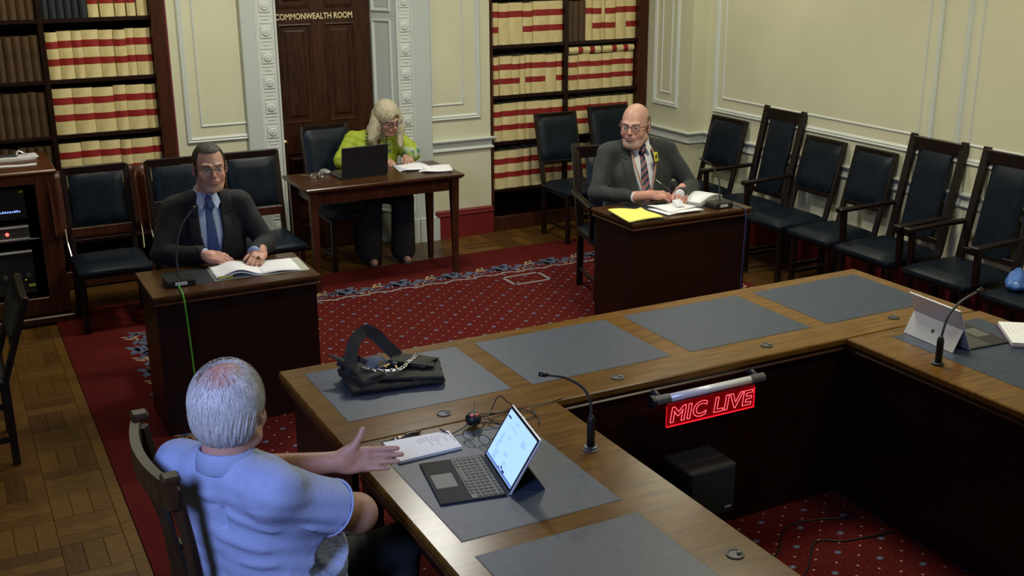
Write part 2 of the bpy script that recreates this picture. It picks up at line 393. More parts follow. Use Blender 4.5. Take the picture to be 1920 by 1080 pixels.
# floor box hatch outline in the carpet
hm = MB()
for a in ((3.54, 3.86, 6.85, 6.874), (3.54, 3.86, 7.05, 7.074), (3.54, 3.564, 6.85, 7.074), (3.836, 3.86, 6.85, 7.074)): hm.box(*a, .003, .0062, b=.001)
tag(hm.build('floor_hatch', CCREAM), 'pale square floor outlet frame let into the carpet', 'floor outlet')

# walls
def wallbox(name, *a): return struct(MB().box(*a).build(name, WALL))
wallbox('wall_back', 1.53, 2.07, YB, YB+.5, -.01, CZ)
bw = wallbox('wall_back', 3.56, 4.10, YB, YB+.5, -.01, CZ)
wallbox('wall_back', 2.07, 3.56, YB, YB+.5, 2.45, CZ)
wallbox('wall_back', -2.6, 5.64, YB+.42, YB+.55, -.01, CZ)
wallbox('wall_right', 5.64, XR+.12, 7.68, YB+.5, -.01, CZ)
wallbox('wall_right', XR, XR+.12, -2.2, 7.68, -.01, CZ)
wallbox('wall_left', -2.72, -2.6, -2.2, YB+.5, -.01, CZ)
wallbox('wall_near', -2.6, XR+.1, -2.32, -2.2, -.01, CZ)
struct(MB().box(-2.7, XR+.12, -2.3, YB+.6, CZ, CZ+.1).build('ceiling', mat('ceiling_paint', (.5, .48, .36), .8)))

def profile_frame(mb, P, ux, uy, n, w_, prof):
    """rectangle P=(u0,u1,v0,v1) on a wall plane; ux,uy axis vectors with origin, n normal; prof list of (inset, height)"""
    o, U, V = Vector(P[4]), Vector(ux), Vector(uy); n = Vector(n)
    rings = []
    for ins, h in prof:
        rings.append([o+U*a+V*b+n*h for a, b in ((P[0]+ins, P[2]+ins), (P[1]-ins, P[2]+ins), (P[1]-ins, P[3]-ins), (P[0]+ins, P[3]-ins))])
    v = [p for r_ in rings for p in r_]; f = []
    for i in range(len(rings)-1):
        for k in range(4): f.append((i*4+k, i*4+(k+1) % 4, (i+1)*4+(k+1) % 4, (i+1)*4+k))
    mb.add(v, f)
OUT = [(0, 0), (.003, .012), (.012, .018), (.02, .012), (.030, .016), (.040, .006), (.045, 0)]
INN = [(0, 0), (.003, .007), (.010, .009), (.016, .004), (.018, 0)]
def panel(wall_o, U, n, u0, u1, z0, z1, name, ins=.108, insz=.115):
    mb = MB(); profile_frame(mb, (u0, u1, z0, z1, wall_o), U, (0, 0, 1), n, 0, OUT)
    o = struct(mb.build(name, TRIM)); m2 = MB(); profile_frame(m2, (u0+ins, u1-ins, z0+insz, z1-insz, wall_o), U, (0, 0, 1), n, 0, INN); m2.build('inner_moulding', TRIM, o); return o
panel((0, YB, 0), (1, 0, 0), (0, -1, 0), 1.615, 2.20, .968, 3.1, 'trim_1')
panel((0, YB, 0), (1, 0, 0), (0, -1, 0), 3.42, 4.01, .98, 3.1, 'trim_2', .15, .122)
panel((5.64, 0, 0), (0, 1, 0), (-1, 0, 0), 7.86, 8.225, 1.003, 3.1, 'trim_3', .105, .108)
panel((XR, 0, 0), (0, 1, 0), (-1, 0, 0), 5.225, 7.57, 1.00, 3.1, 'trim_4', .112, .118)
panel((XR, 0, 0), (0, 1, 0), (-1, 0, 0), 1.2, 5.04, 1.00, 3.1, 'trim_5', .105, .118)
# dado rail: moulded profile, swept along each wall
DP = [(0, .720), (.012, .722), (.022, .732), (.020, .742), (.010, .748), (.008, .785), (.014, .790), (.030, .800), (.042, .808), (.044, .817), (.0, .822)]
def rail(name, path, prof=DP, m=TRIM):
    """path: list of (x,y,nx,ny) corner points with the offset direction at each"""
    v = []; f = []; n = len(prof)
    for x, y, nx, ny in path:
        for d, z in prof: v.append((x+nx*d, y+ny*d, z))
    for i in range(len(path)-1):
        for k in range(n-1): f.append((i*n+k, i*n+k+1, (i+1)*n+k+1, (i+1)*n+k))
    f.append(tuple(range(n))); f.append(tuple((len(path)-1)*n+k for k in range(n)))
    return struct(MB().add(v, f).build(name, m))
rail('trim_6', [(3.56, YB, 0, -1), (4.10, YB, 1, -1), (4.10, YB+.1, 1, 0)])
rail('trim_7', [(5.64, YB, -1, 0), (5.64, 7.68, -1, -1), (XR, 7.68, -1, -1), (XR, -2.2, -1, 0)])
REDP = mat('crimson_skirting_paint', (.16, .012, .012), .45); REDP2 = mat('crimson_edge_paint', (.12, .008, .020), .5)
sk = struct(MB().box(3.58, 4.10, YB-.045, YB+.02, -.01, .232, .006).build('baseboard_back', REDP))
MB().box(3.575, 4.10, YB-.055, YB, .19, .205, .003).build('ledge', REDP, sk)
struct(MB().box(XR-.03, XR, -2.2, 7.66, -.01, .232, .004).build('baseboard_right', REDP))

# ---- door with its architrave
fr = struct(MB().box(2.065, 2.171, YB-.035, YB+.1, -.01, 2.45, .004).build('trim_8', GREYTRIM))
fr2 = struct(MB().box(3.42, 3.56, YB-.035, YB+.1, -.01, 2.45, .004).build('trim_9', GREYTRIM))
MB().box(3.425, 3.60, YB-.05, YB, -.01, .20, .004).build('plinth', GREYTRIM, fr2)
def rosette_band(name, x0, x1):
    o = struct(MB().box(x0, x1, YB-.022, YB+.20, -.01, 2.45, .002).build(name, TRIM))
    MB().box(x0, x0+.014, YB-.034, YB, -.01, 2.45, .004).build('bead', TRIM, o); MB().box(x1-.016, x1, YB-.036, YB, -.01, 2.45, .004).build('bead', TRIM, o)
    xc = (x0+x1)/2; first = None; firstb = None
    for k in range(12):
        z = .27+k*.185
        if first is None:
            mb = MB().box(-.042, .042, -.007, 0, -.045, .045, .003); mb.lathe([(.030, 0), (.030, .004), (.022, .009), (.012, .006), (.010, .012), (.002, .013)], n=12, M=Matrix.Translation((0, -.007, 0)) @ Matrix.Rotation(R(90), 4, 'X'))
            first = mb.build('rosette', TRIM, o); first.location = (xc, YB-.022, z)
            mb = MB()
            for q in (-1, 0, 1): mb.lathe([(.006, 0), (.006, .003), (.003, .006)], n=8, M=Matrix.Translation((q*.018, 0, 0)) @ Matrix.Rotation(R(90), 4, 'X'))
            mb.box(-.045, .045, -.004, 0, -.03, -.024); mb.box(-.045, .045, -.004, 0, .024, .03)
            firstb = mb.build('bead_row', TRIM, o); firstb.location = (xc, YB-.022, z+.0925)
        else:
            c = first.copy(); COL.objects.link(c); c.parent = o; c.location = (xc, YB-.022, z)
            c = firstb.copy(); COL.objects.link(c); c.parent = o; c.location = (xc, YB-.022, z+.0925)
    MB().box(x0, x1, YB-.05, YB, -.01, .20, .004).build('plinth', TRIM, o)
    return o
rosette_band('trim_10', 2.171, 2.333); rosette_band('trim_11', 3.278, 3.42)
struct(MB().box(2.07, 3.56, YB-.03, YB+.2, 2.36, 2.5, .004).build('trim_12', TRIM))
# panelled reveal on the right of the opening
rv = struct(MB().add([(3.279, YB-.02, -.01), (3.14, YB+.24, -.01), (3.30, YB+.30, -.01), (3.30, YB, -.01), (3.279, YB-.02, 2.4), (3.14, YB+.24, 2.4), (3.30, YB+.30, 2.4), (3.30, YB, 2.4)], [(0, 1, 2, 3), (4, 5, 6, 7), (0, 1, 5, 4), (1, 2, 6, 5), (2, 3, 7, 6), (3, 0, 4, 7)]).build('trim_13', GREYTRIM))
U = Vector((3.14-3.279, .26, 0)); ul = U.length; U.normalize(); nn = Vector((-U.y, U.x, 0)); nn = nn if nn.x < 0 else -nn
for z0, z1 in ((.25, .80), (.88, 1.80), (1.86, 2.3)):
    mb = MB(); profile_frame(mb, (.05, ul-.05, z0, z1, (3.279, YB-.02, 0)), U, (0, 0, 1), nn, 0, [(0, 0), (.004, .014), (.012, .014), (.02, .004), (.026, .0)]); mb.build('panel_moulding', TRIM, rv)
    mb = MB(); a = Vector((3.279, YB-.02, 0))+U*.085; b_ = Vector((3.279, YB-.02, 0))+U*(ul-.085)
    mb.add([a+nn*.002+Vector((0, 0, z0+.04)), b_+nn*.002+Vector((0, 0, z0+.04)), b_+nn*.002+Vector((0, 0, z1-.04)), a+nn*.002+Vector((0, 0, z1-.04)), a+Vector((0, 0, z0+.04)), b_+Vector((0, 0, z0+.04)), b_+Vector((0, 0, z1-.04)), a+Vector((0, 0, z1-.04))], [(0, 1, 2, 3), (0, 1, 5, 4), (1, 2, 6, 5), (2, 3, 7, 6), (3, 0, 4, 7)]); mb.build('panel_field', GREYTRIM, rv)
DY = YB+.20
dr = struct(MB().box(2.33, 3.15, DY+.014, DY+.05, 0, 2.36, .002).build('door_1', DOORW))
def dpart(nm, *a, b=.003, m=DOORW): return MB().box(*a, b=b).build(nm, m, dr)
for x0, x1 in ((2.333, 2.405), (2.665, 2.775), (3.02, 3.15)): dpart('stile', x0, x1, DY, DY+.016, 0, 2.36)
for z0, z1 in ((0, .18), (.80, 1.02), (1.785, 1.90), (2.26, 2.36)):
    dpart('rail', 2.405, 2.665, DY+.0005, DY+.0165, z0, z1); dpart('rail', 2.775, 3.02, DY+.0005, DY+.0165, z0, z1)
for x0, x1 in ((2.405, 2.665), (2.775, 3.02)):
    for z0, z1 in ((.18, .80), (1.02, 1.785), (1.90, 2.26)):
        mb = MB(); profile_frame(mb, (x0, x1, z0, z1, (0, DY+.014, 0)), (1, 0, 0), (0, 0, 1), (0, -1, 0), 0, [(0, .016), (.012, .018), (.024, .004), (.05, .004), (.062, .011), (.064, .011)]); 
        mb.box(x0+.06, x1-.06, DY+.003, DY+.014, z0+.06, z1-.06, .002); mb.build('door_panel', MAHOG2 if z0 < .5 else DOORW, dr)
GOLD = mat('gilt_lettering', (.85, .72, .42), .45, metal=.2, emit=0)
lt_ = text('lettering', 'COMMONWEALTH ROOM', GOLD, dr, .0635, Matrix.Identity(4), .001, .0009, spacing=1.0)
lt_.data.transform(Matrix.Translation((2.698, DY-.001, 1.836)) @ FACE_MY @ Matrix.Diagonal((.615/(max(v.co.x for v in lt_.data.vertices)-min(v.co.x for v in lt_.data.vertices)), 1.0, 1, 1)))
kn = MB().lathe([(.022, 0), (.022, .005), (.008, .008), (.008, .035), (.024, .045), (.028, .058), (.02, .070), (.002, .074)], n=16, M=Matrix.Translation((2.385, DY, .89)) @ Matrix.Rotation(R(90), 4, 'X')).build('door_knob', BRASS, dr, True)

# ================================================================ BOOKCASES
def bookcase(name, label, x0, x1, div, shelves, extra_edge=False):
    t = thing(name, label, 'bookcase', ((x0+x1)/2, YB+.2, 0)); ox = (x0+x1)/2; oy = YB+.2
    def P(nm, a, b_, c, d, e, f_, m=MAHOG2, bv=.004): return MB().box(a-ox, b_-ox, c-oy, d-oy, e, f_, bv).build(nm, m, t)
    P('side_post', x0, x0+.02, YB-.01, YB+.40, 0, 2.6); P('side_post', x1-.095, x1, YB-.02, YB+.40, 0, 2.6)
    P('back_panel', x0, x1, YB+.385, YB+.41, 0, 2.6, MAHOG)
    for d in div: P('divider', d-.018, d+.018, YB+.005, YB+.385, .12, 2.6, MAHOG)
    P('plinth', x0, x1, YB-.015, YB+.02, 0, .12, MAHOG2)
    for z in shelves:
        xs = [x0+.02]+[d for d in div]+[x1-.095]
        for i in range(len(xs)-1):
            P('shelf', xs[i]+(.018 if i else 0), xs[i+1]-(.018 if i < len(xs)-2 else 0), YB+.01, YB+.385, z-.028, z, MAHOG, .003)
    return t
ZL = (1.897, 1.487, 1.105, .725, .345, .12); ZR = (1.98, 1.56, 1.147, .762, .355, .0)
bookcase('bookcase', 'dark wooden wall bookcase left of the door with crimson front edge', -.75, 1.535, [-.0, .715], ZL[:-1])
bookcase('bookcase', 'dark wooden wall bookcase right of the door filled with cream law books', 4.105, 5.64, [4.83], ZR[:-1])
struct(MB().box(1.528, 1.548, YB-.014, YB+.05, 0, 2.6, .003).build('trim_14', REDP2))
def book(x0, x1, z, h, kind, label, group, bands=(1, 1), lean=0, dy=0, flat=None):
    """upright volume with a rounded spine facing -Y"""
    w_ = x1-x0-.0026; d = .24; m = {'cream': CREAMB, 'brown': BROWNB, 'navy': NAVYB}[kind]
    mb = MB(); n = 6; bulge = min(.016, w_*.26)
    arc = [(-w_/2+w_*k/n, -bulge*math.sin(math.pi*k/n)) for k in range(n+1)]
    mb.prism(arc+[(w_/2, .012), (-w_/2, .012)], h)
    mb.box(-w_/2, -w_/2+.003, .012, d, 0, h); mb.box(w_/2-.003, w_/2, .012, d, 0, h)
    o = mb.build('law_book', m); o.location = ((x0+x1)/2, YB+.035+dy, z+.0005)
    tag(o, label, 'book', group)
    MB().box(-w_/2+.0032, w_/2-.0032, .0125, d-.006, .004, h-.006).build('page_block', PAGES, o)
    def band(z0, z1):
        a2 = [(x*1.004, y-.0012) for x, y in arc]
        MB().prism(a2+[(w_/2*1.004, .004), (-w_/2*1.004, .004)], z1-z0, Matrix.Translation((0, 0, z0))).build('spine_band', REDB, o)
    if kind == 'cream':
        if bands[0]: band(h*.655, h*.805)
        if bands[1]: band(h*.29, h*.435)
    elif kind == 'brown' or kind == 'navy':
        for q in (.2, .5, .8):
            a2 = [(x*1.003, y-.001) for x, y in arc]; MB().prism(a2+[(w_/2, .002), (-w_/2, .002)], .004, Matrix.Translation((0, 0, h*q))).build('spine_rib', m, o)
    if lean: o.rotation_euler = (0, R(lean), 0)
    if flat: o.rotation_euler, o.location = flat
    return o
ORD = ['first', 'second', 'third', 'fourth', 'fifth', 'sixth', 'seventh', 'eighth', 'ninth', 'tenth', 'eleventh', 'twelfth']
def row(edges_px, px2x, z, h, kind, place, group, bands=None):
    rb = random.Random(len(group)*7+int(z*100))
    for i, (a, b_) in enumerate(edges_px):
        bd = bands[i] if bands else (1, 1); desc = {'cream': {(1, 1): 'cream volume with two red bands', (1, 0): 'cream volume with one red band', (0, 1): 'narrow low banded cream volume', (0, 0): 'plain cream volume'}[bd], 'brown': 'brown volume', 'navy': 'dark blue volume'}[kind]
        book(px2x(a), px2x(b_), z, h*rb.uniform(.975, 1.01), kind, '%s, %s from left, %s' % (desc, ORD[i], place), group, bd, dy=rb.uniform(-.004, .010))
# left case, right bay: zoom pixels 250..935 map linearly per row to X .735..1.435
def lin(p0, p1, a, b_): return lambda p: a+(p-p0)/(p1-p0)*(b_-a)
G = 'cream law books in the left bookcase'
row([(525, 590), (597, 683), (688, 753), (760, 815), (822, 888)], lin(525, 888, 1.035, 1.435), ZL[0], .31, 'cream', 'top row, left bookcase', G, [(1, 1)]*4+[(0, 0)])
row([(232, 275), (277, 322), (324, 370), (372, 415), (417, 460), (462, 508)], lin(232, 508, .735, 1.03), ZL[0], .30, 'navy', 'top row, left bookcase', 'dark blue books in the left bookcase')
row([(262, 335), (335, 419), (419, 481), (481, 583), (583, 675), (675, 749), (749, 805), (805, 906)], lin(262, 906, .737, 1.435), ZL[1], .322, 'cream', 'second row, left bookcase', G)
row([(307, 427), (427, 547), (547, 675), (675, 752), (752, 870), (870, 938)], lin(307, 938, .737, 1.435), ZL[2], .315, 'cream', 'third row, left bookcase', G)
row([(350, 482), (482, 595), (595, 722), (722, 788), (788, 921), (921, 972)], lin(350, 972, .737, 1.435), ZL[3], .315, 'cream', 'bottom row, left bookcase', G)
GB = 'brown books in the left bookcase'
for zi, wd in ((0, .134), (1, .134), (2, .136), (3, .137)):
    row([(k, k+1) for k in range(12)], lin(0, 12, .02, .692), ZL[zi], .305 if zi else .31, 'brown', ('%s, brown bay of left bookcase' % ('top row', 'second row', 'third row', 'bottom row')[zi]), GB)
G = 'cream law books in the right bookcase'
rl = lambda p0=110, p1=487: lin(p0, p1, 4.128, 4.81)
rr = lambda p0=500, p1=857: lin(p0, p1, 4.85, 5.543)
Y, Nn = (1, 1), (1, 0)
row([(108, 148), (148, 203), (203, 275), (275, 326), (326, 409), (409, 487)], rl(108), ZR[1], .335, 'cream', 'top row, left bay, right bookcase', G, [Y, Nn, Nn, Y, Y, Y])
row([(500, 530), (530, 560), (560, 591)], rr(), ZR[1], .33, 'brown', 'top row, right bay, right bookcase', 'dark books in the right bookcase')
row([(592, 628), (628, 674), (674, 694), (694, 749), (749, 802), (802, 857)], rr(), ZR[1], .335, 'cream', 'top row, right bay, right bookcase', G, [Nn, Y, (0, 1), Y, Nn, Y])
row([(112, 154), (154, 216), (216, 258), (258, 285), (285, 318), (318, 391), (391, 448), (448, 480)], rl(112, 480), ZR[2], .318, 'cream', 'second row, left bay, right bookcase', G, [Y, Y, Y, Nn, Y, Y, Nn, Y])
row([(500, 558), (558, 614), (614, 681), (681, 728), (728, 798), (798, 843)], rr(500, 850), ZR[2], .298, 'cream', 'second row, right bay, right bookcase', G)
row([(118, 171), (171, 249), (249, 291), (291, 372), (372, 426), (426, 487)], rl(116), ZR[3], .315, 'cream', 'third row, left bay, right bookcase', G)
row([(500, 551), (551, 623), (623, 673), (673, 732), (732, 780), (780, 821), (821, 853)], rr(500, 855), ZR[3], .31, 'cream', 'third row, right bay, right bookcase', G, [Y, Y, Y, Y, Y, Y, (0, 0)])
row([(122, 200), (200, 283), (283, 324), (324, 371), (371, 402), (402, 445), (445, 487)], rl(122), ZR[4], .325, 'cream', 'bottom row, left bay, right bookcase', G)
row([(500, 570), (570, 640), (640, 700), (700, 770), (770, 843)], rr(500, 850), ZR[4], .325, 'cream', 'bottom row, right bay, right bookcase', G)
row([(0, 1), (1, 2.1), (2.1, 3)], lin(0, 7, 4.128, 4.81), ZR[0], .33, 'cream', 'uppermost row, left bay, right bookcase', G)
for i, (xa, xb) in enumerate(((4.865, 5.185), (5.205, 5.525))):
    book(-.03, .03, 0, .318, 'cream', 'cream volume lying flat above the upright books, %s of two' % ('left', 'right')[i], G, (1, 1), flat=((0, R(90), 0), (xa, YB+.035, ZR[2]+.298+.034)))

# ================================================================ TABLES
TZ = .75
def tabletop(nm, t, x0, x1, y0, y1, o, th=.03):
    MB().box(x0-o[0], x1-o[0], y0-o[1], y1-o[1], TZ-th, TZ, .005).build(nm, TOPW, t)
def mats(t, rects, o):
    for x0, x1, y0, y1 in rects:
        e = MB().box(x0-.003-o[0], x1+.003-o[0], y0-.003-o[1], y1+.003-o[1], TZ-.004, TZ+.0006).build('leather_inlay_edge', MATL, t)
        MB().box(x0-o[0], x1-o[0], y0-o[1], y1-o[1], TZ-.003, TZ+.0012, .0004).build('leather_inlay', MATB, t)
def grommet(t, x, y, o):
    g = MB().lathe([(.026, TZ), (.026, TZ+.004), (.020, TZ+.005), (.018, TZ+.003)], (x-o[0], y-o[1], 0), 20).build('microphone_socket', DGREY, t)
    MB().lathe([(.006, TZ+.003), (.006, TZ+.009), (.002, TZ+.010)], (x+.010-o[0], y-.004-o[1], 0), 10).build('socket_pin', CHROME, g)
# cross table: X 1.07..4.125, Y 3.36..4.14
o = (2.6, 3.75); t = thing('conference_table', 'long cross run of wooden conference table with four blue leather inlays', 'table', (o[0], o[1], 0), 0, None)
tabletop('table_top', t, 1.072, 4.122, 3.358, 4.140, o)
def edge(t, o, x0, x1, y0, y1):
    MB().box(x0+.012-o[0], x1-.012-o[0], y0+.012-o[1], y1-.012-o[1], TZ-.043, TZ-.030, .003).build('edge_moulding', EDGEW, t)
    MB().box(x0+.004-o[0], x1-.004-o[0], y0+.004-o[1], y1-.004-o[1], TZ-.058, TZ-.043, .005).build('edge_moulding', EDGEW, t)
edge(t, o, 1.072, 4.122, 3.358, 4.14)
mats(t, [(1.158, 1.812, 3.540, 4.060), (1.906, 2.552, 3.540, 4.060), (2.655, 3.298, 3.540, 4.060), (3.400, 4.046, 3.540, 4.060)], o)
def pnl(t, o, nm, x0, x1, y0, y1, z0, z1, m=MAHOG, b=.003): return MB().box(x0-o[0], x1-o[0], y0-o[1], y1-o[1], z0, z1, b).build(nm, m, t)
pnl(t, o, 'modesty_panel', 1.88, 3.40, 3.385, 3.41, .006, TZ-.058)
pnl(t, o, 'side_panel', 1.11, 1.135, 3.39, 4.08, .006, TZ-.058); pnl(t, o, 'side_panel', 4.05, 4.075, 3.39, 4.08, .006, TZ-.058)
for x in (1.9, 2.66, 3.34): pnl(t, o, 'support_panel', x-.012, x+.012, 3.42, 4.05, .006, TZ-.058)
for x, y in ((1.487, 3.444), (2.232, 3.442), (2.98, 3.449), (3.717, 3.46)): grommet(t, x, y, o)
# near run on the left, and right run
o = (1.5, 2.2); t = thing('conference_table', 'near left run of conference table carrying laptop, notepad and cables', 'table', (o[0], o[1], 0))
tabletop('table_top', t, 1.080, 1.905, .4, 3.354, o); edge(t, o, 1.08, 1.905, .4, 3.354)
mats(t, [(1.166, 1.702, 2.592, 3.262), (1.166, 1.702, 1.835, 2.500), (1.166, 1.702, 1.08, 1.743)], o)
pnl(t, o, 'modesty_panel', 1.86, 1.885, .45, 3.38, .006, TZ-.058)
for y in (3.30, 1.6, .5): pnl(t, o, 'leg', 1.13, 1.19, y, y+.05, .004, TZ-.058, MAHOG2, .004)
pnl(t, o, 'apron', 1.125, 1.15, .45, 3.35, TZ-.14, TZ-.058)
grommet(t, 1.811, 2.171, o); grommet(t, 1.804, 2.937, o)
o = (3.75, 2.2); t = thing('conference_table', 'right run of conference table under the silver tablet and notebook', 'table', (o[0], o[1], 0))
tabletop('table_top', t, 3.337, 4.140, .8, 3.354, o); edge(t, o, 3.337, 4.14, .8, 3.354)
mats(t, [(3.525, 4.045, 2.56, 3.275), (3.525, 4.045, 1.80, 2.47)], o)
pnl(t, o, 'modesty_panel', 3.355, 3.38, .85, 3.3845, .006, TZ-.058); pnl(t, o, 'side_panel', 3.385, 4.09, .85, .875, .006, TZ-.058); pnl(t, o, 'support_panel', 4.07, 4.09, .9, 3.35, .006, TZ-.058)
grommet(t, 3.44, 2.955, o)

def desk(label, x0, x1, y0, y1, name='writing_desk'):
    o = ((x0+x1)/2, (y0+y1)/2); t = thing(name, label, 'desk', (o[0], o[1], .004))
    MB().box(x0-o[0], x1-o[0], y0-o[1], y1-o[1], TZ-.026, TZ-.004, .004).build('desk_top', TOPW2, t)
    MB().box(x0+.008-o[0], x1-.008-o[0], y0+.008-o[1], y1-.008-o[1], TZ-.040, TZ-.027, .005).build('edge_moulding', EDGEW, t)
    MB().box(x0+.002-o[0], x1-.002-o[0], y0+.002-o[1], y1-.002-o[1], TZ-.056, TZ-.041, .006).build('edge_moulding', EDGEW, t)
    MB().box(x0+.11-o[0], x1-.08-o[0], y0+.13-o[1], y1-.08-o[1], TZ-.005, TZ-.0036, 0).build('leather_inlay', mat('desk_leather', (0.0154, 0.0196, 0.0245), .45), t)
    MB().box(x0+.02-o[0], x1-.02-o[0], y0+.03-o[1], y0+.05-o[1], 0, TZ-.056, .003).build('front_panel', MAHOG, t)
    for a in (x0+.02, x1-.045): MB().box(a-o[0], a+.025-o[0], y0+.05-o[1], y1-.03-o[1], 0, TZ-.056, .003).build('side_panel', MAHOG, t)
    return t
TOPW2 = mat('desk_veneer', (0.045, 0.0192, 0.006), .25, (0.072, 0.0312, 0.009), 6, (1.2, 9, 3))
desk('small dark wooden desk behind which the man in blue tie sits', .802, 1.650, 5.365, 5.862)
desk('small dark wooden desk with yellow legal pad before the bald man', 3.640, 4.548, 5.480, 5.975)
# clerk table with tapered legs
o = (2.775, 7.60); t = thing('clerk_table', 'reddish wooden side table with four tapered legs in front of the door', 'table', (o[0], o[1], 0))
MB().box(-.598, .598, -.292, .292, .736, .762, .006).build('table_top', mat('clerk_table_top', (0.039, 0.0132, 0.0048), .28, (0.06, 0.0216, 0.0066), 5, (1, 9, 3)), t)
MB().box(-.585, .585, -.279, .279, .726, .736, .004).build('edge_moulding', MAHOG2, t)
for s in (-1, 1):
    MB().box(-.50, .50, s*.225-.011, s*.225+.011, .635, .726, .002).build('apron', MAHOG2, t)
    MB().box(s*.515-.011, s*.515+.011, -.20, .20, .635, .726, .002).build('apron', MAHOG2, t)
    for q in (-1, 1):
        v = []; 
        for z, h in ((0, .017), (.60, .027), (.726, .029)):
            for a, b_ in ((-1, -1), (1, -1), (1, 1), (-1, 1)): v.append((s*.535+a*h, q*.235+b_*h, z+(.004 if z == 0 else 0)))
        MB().add(v, [(0, 3, 2, 1), (8, 9, 10, 11)]+[(i*4+k, i*4+(k+1) % 4, (i+1)*4+(k+1) % 4, (i+1)*4+k) for i in (0, 1) for k in range(4)]).build('leg', MAHOG2, t)

# ================================================================ CHAIRS  (local: seat front faces -Y, origin on floor under seat centre)
def legs(t, wx, y0, y1, z, m=CHW, sz=.036):
    for sx in (-1, 1):
        for y in (y0, y1):
            MB().beam((sx*wx, y, .002), (sx*(wx-.004), y, z), sz, sz, .004).build('leg', m, t)
        MB().beam((sx*wx, y0, .13), (sx*wx, y1, .13), .02, .026).build('stretcher', m, t)
def cushion(x, y0, y1, z0, z1, n=10):
    mb = MB(); 
    def fn(u, v):
        X = (u*2-1); Yv = (v*2-1); e = (1-abs(X)**5)*(1-abs(Yv)**5)
        return (X*x, y0+(y1-y0)*v, z0+(z1-z0)*max(e, 0)**.35)
    mb.grid(fn, n, n); mb.box(-x, x, y0, y1, z0-.03, z0+.001, .004); return mb
def pad_back(mb, x, p0, p1, th, out=.02, n=10):
    """padded upright between lower centre p0 and upper centre p1, bulging towards -Y"""
    a, b_ = Vector(p0), Vector(p1); ax = (b_-a); L_ = ax.length; ax.normalize(); nrm = Vector((0, -ax.z, ax.y)).normalized()
    def fn(u, v):
        X = u*2-1; Z = v*2-1; e = (1-abs(X)**6)*(1-abs(Z)**6)
        return tuple(Vector((X*x, 0, 0))+a+ax*L_*v+nrm*(th/2+out*max(e, 0)**.4))
    mb.grid(fn, n, n)
    q = [Vector((sx*x, 0, 0))+a+ax*L_*v+nrm*s for s in (th/2, -th/2) for sx, v in ((-1, 0), (1, 0), (1, 1), (-1, 1))]
    mb.add(q, [(0, 1, 2, 3), (4, 7, 6, 5), (0, 4, 5, 1), (1, 5, 6, 2), (2, 6, 7, 3), (3, 7, 4, 0)]); return mb
def low_chair(label, loc, rz, group='low backed leather chairs', W=.215, top=.985):
    t = thing('low_back_chair', label, 'chair', loc, rz, group)
    legs(t, W-.02, -.20, .20, .42)
    MB().box(-W, W, -.225, .215, .385, .425, .004).build('seat_frame', CHW, t)
    cushion(W+.012, -.245, .20, .437, .472).build('seat', LEATH, t, True)
    tilt = .14
    for s in (-1, 1): MB().beam((s*(W-.018), .20, .42), (s*(W-.018), .20+tilt, top), .036, .030).build('back_post', CHW, t)
    def q(z): return .20+tilt*(z-.42)/(top-.42)
    MB().beam((-W+.03, q(top-.02), top-.018), (W-.03, q(top-.02), top-.018), .032, .036).build('back_rail', CHW, t)
    MB().beam((-W+.03, q(.60), .60), (W-.03, q(.60), .60), .034, .03).build('back_rail', CHW, t)
    pad_back(MB(), W-.022, (0, q(.615)-.004, .615), (0, q(top-.035)-.004, top-.035), .03).build('backrest', LEATH, t, True)
    return t
def high_chair(label, loc, rz, group='high backed armchairs', W=.235, top=1.14):
    t = thing('high_back_armchair', label, 'armchair', loc, rz, group)
    legs(t, W-.02, -.21, .21, .42, sz=.042)
    MB().box(-W, W, -.235, .225, .385, .425, .004).build('seat_frame', CHW, t)
    cushion(W+.005, -.25, .205, .437, .475).build('seat', LEATH, t, True)
    tilt = .15
    def q(z): return .215+tilt*(z-.42)/(top-.42)
    for s in (-1, 1):
        MB().beam((s*(W-.024), .215, .42), (s*(W-.024), q(top), top), .052, .036).build('back_post', CHW, t)
        arm = MB(); arm.beam((s*(W+.006), q(.68), .675), (s*(W+.022), -.19, .665), .045, .026, .006); arm.box(s*(W+.022)-.03, s*(W+.022)+.03, -.225, -.165, .650, .682, .008); arm.build('armrest', CHW, t)
        MB().beam((s*(W+.012), -.17, .43), (s*(W+.016), -.175, .655), .034, .034).build('arm_post', CHW, t)
    MB().beam((-W+.03, q(top-.055), top-.055), (W-.03, q(top-.055), top-.055), .032, .085).build('top_rail', CHW, t)
    MB().beam((-W+.03, q(.50), .50), (W-.03, q(.50), .50), .03, .04).build('back_rail', CHW, t)
    pad_back(MB(), W*.58, (0, q(.50)-.004, .485), (0, q(top-.10)-.004, top-.095), .022, .014).build('back_splat', LEATH, t, True)
    return t
RZ = R(-90)   # faces -X
low_chair('low navy leather chair in the far right corner under the dado rail', (5.43, 7.30, 0), RZ, W=.225)
high_chair('high backed armchair on right wall, farthest of the three tall ones', (5.43, 6.66, 0), RZ)
low_chair('low navy chair against right wall, just nearer than the farthest tall armchair', (5.43, 6.17, 0), RZ, W=.205)
low_chair('low navy chair against right wall, touching the middle tall armchair', (5.43, 5.67, 0), RZ, W=.195)
high_chair('high backed armchair on right wall, middle of the three tall ones', (5.43, 5.155, 0), RZ)
high_chair('high backed armchair at right edge of photo, nearest of the three tall ones', (5.43, 4.56, 0), RZ)
low_chair('low navy chair at the right frame edge holding a blue plastic bag', (5.43, 3.98, 0), RZ)
low_chair('low navy chair in front of the right bookcase, left of the bald man', (4.63, 7.86, 0), 0, 'leather chairs by the right bookcase', W=.20, top=1.0)
low_chair('low navy chair in front of the right bookcase, hidden behind the bald man', (5.16, 7.88, 0), 0, 'leather chairs by the right bookcase', W=.20, top=1.02)
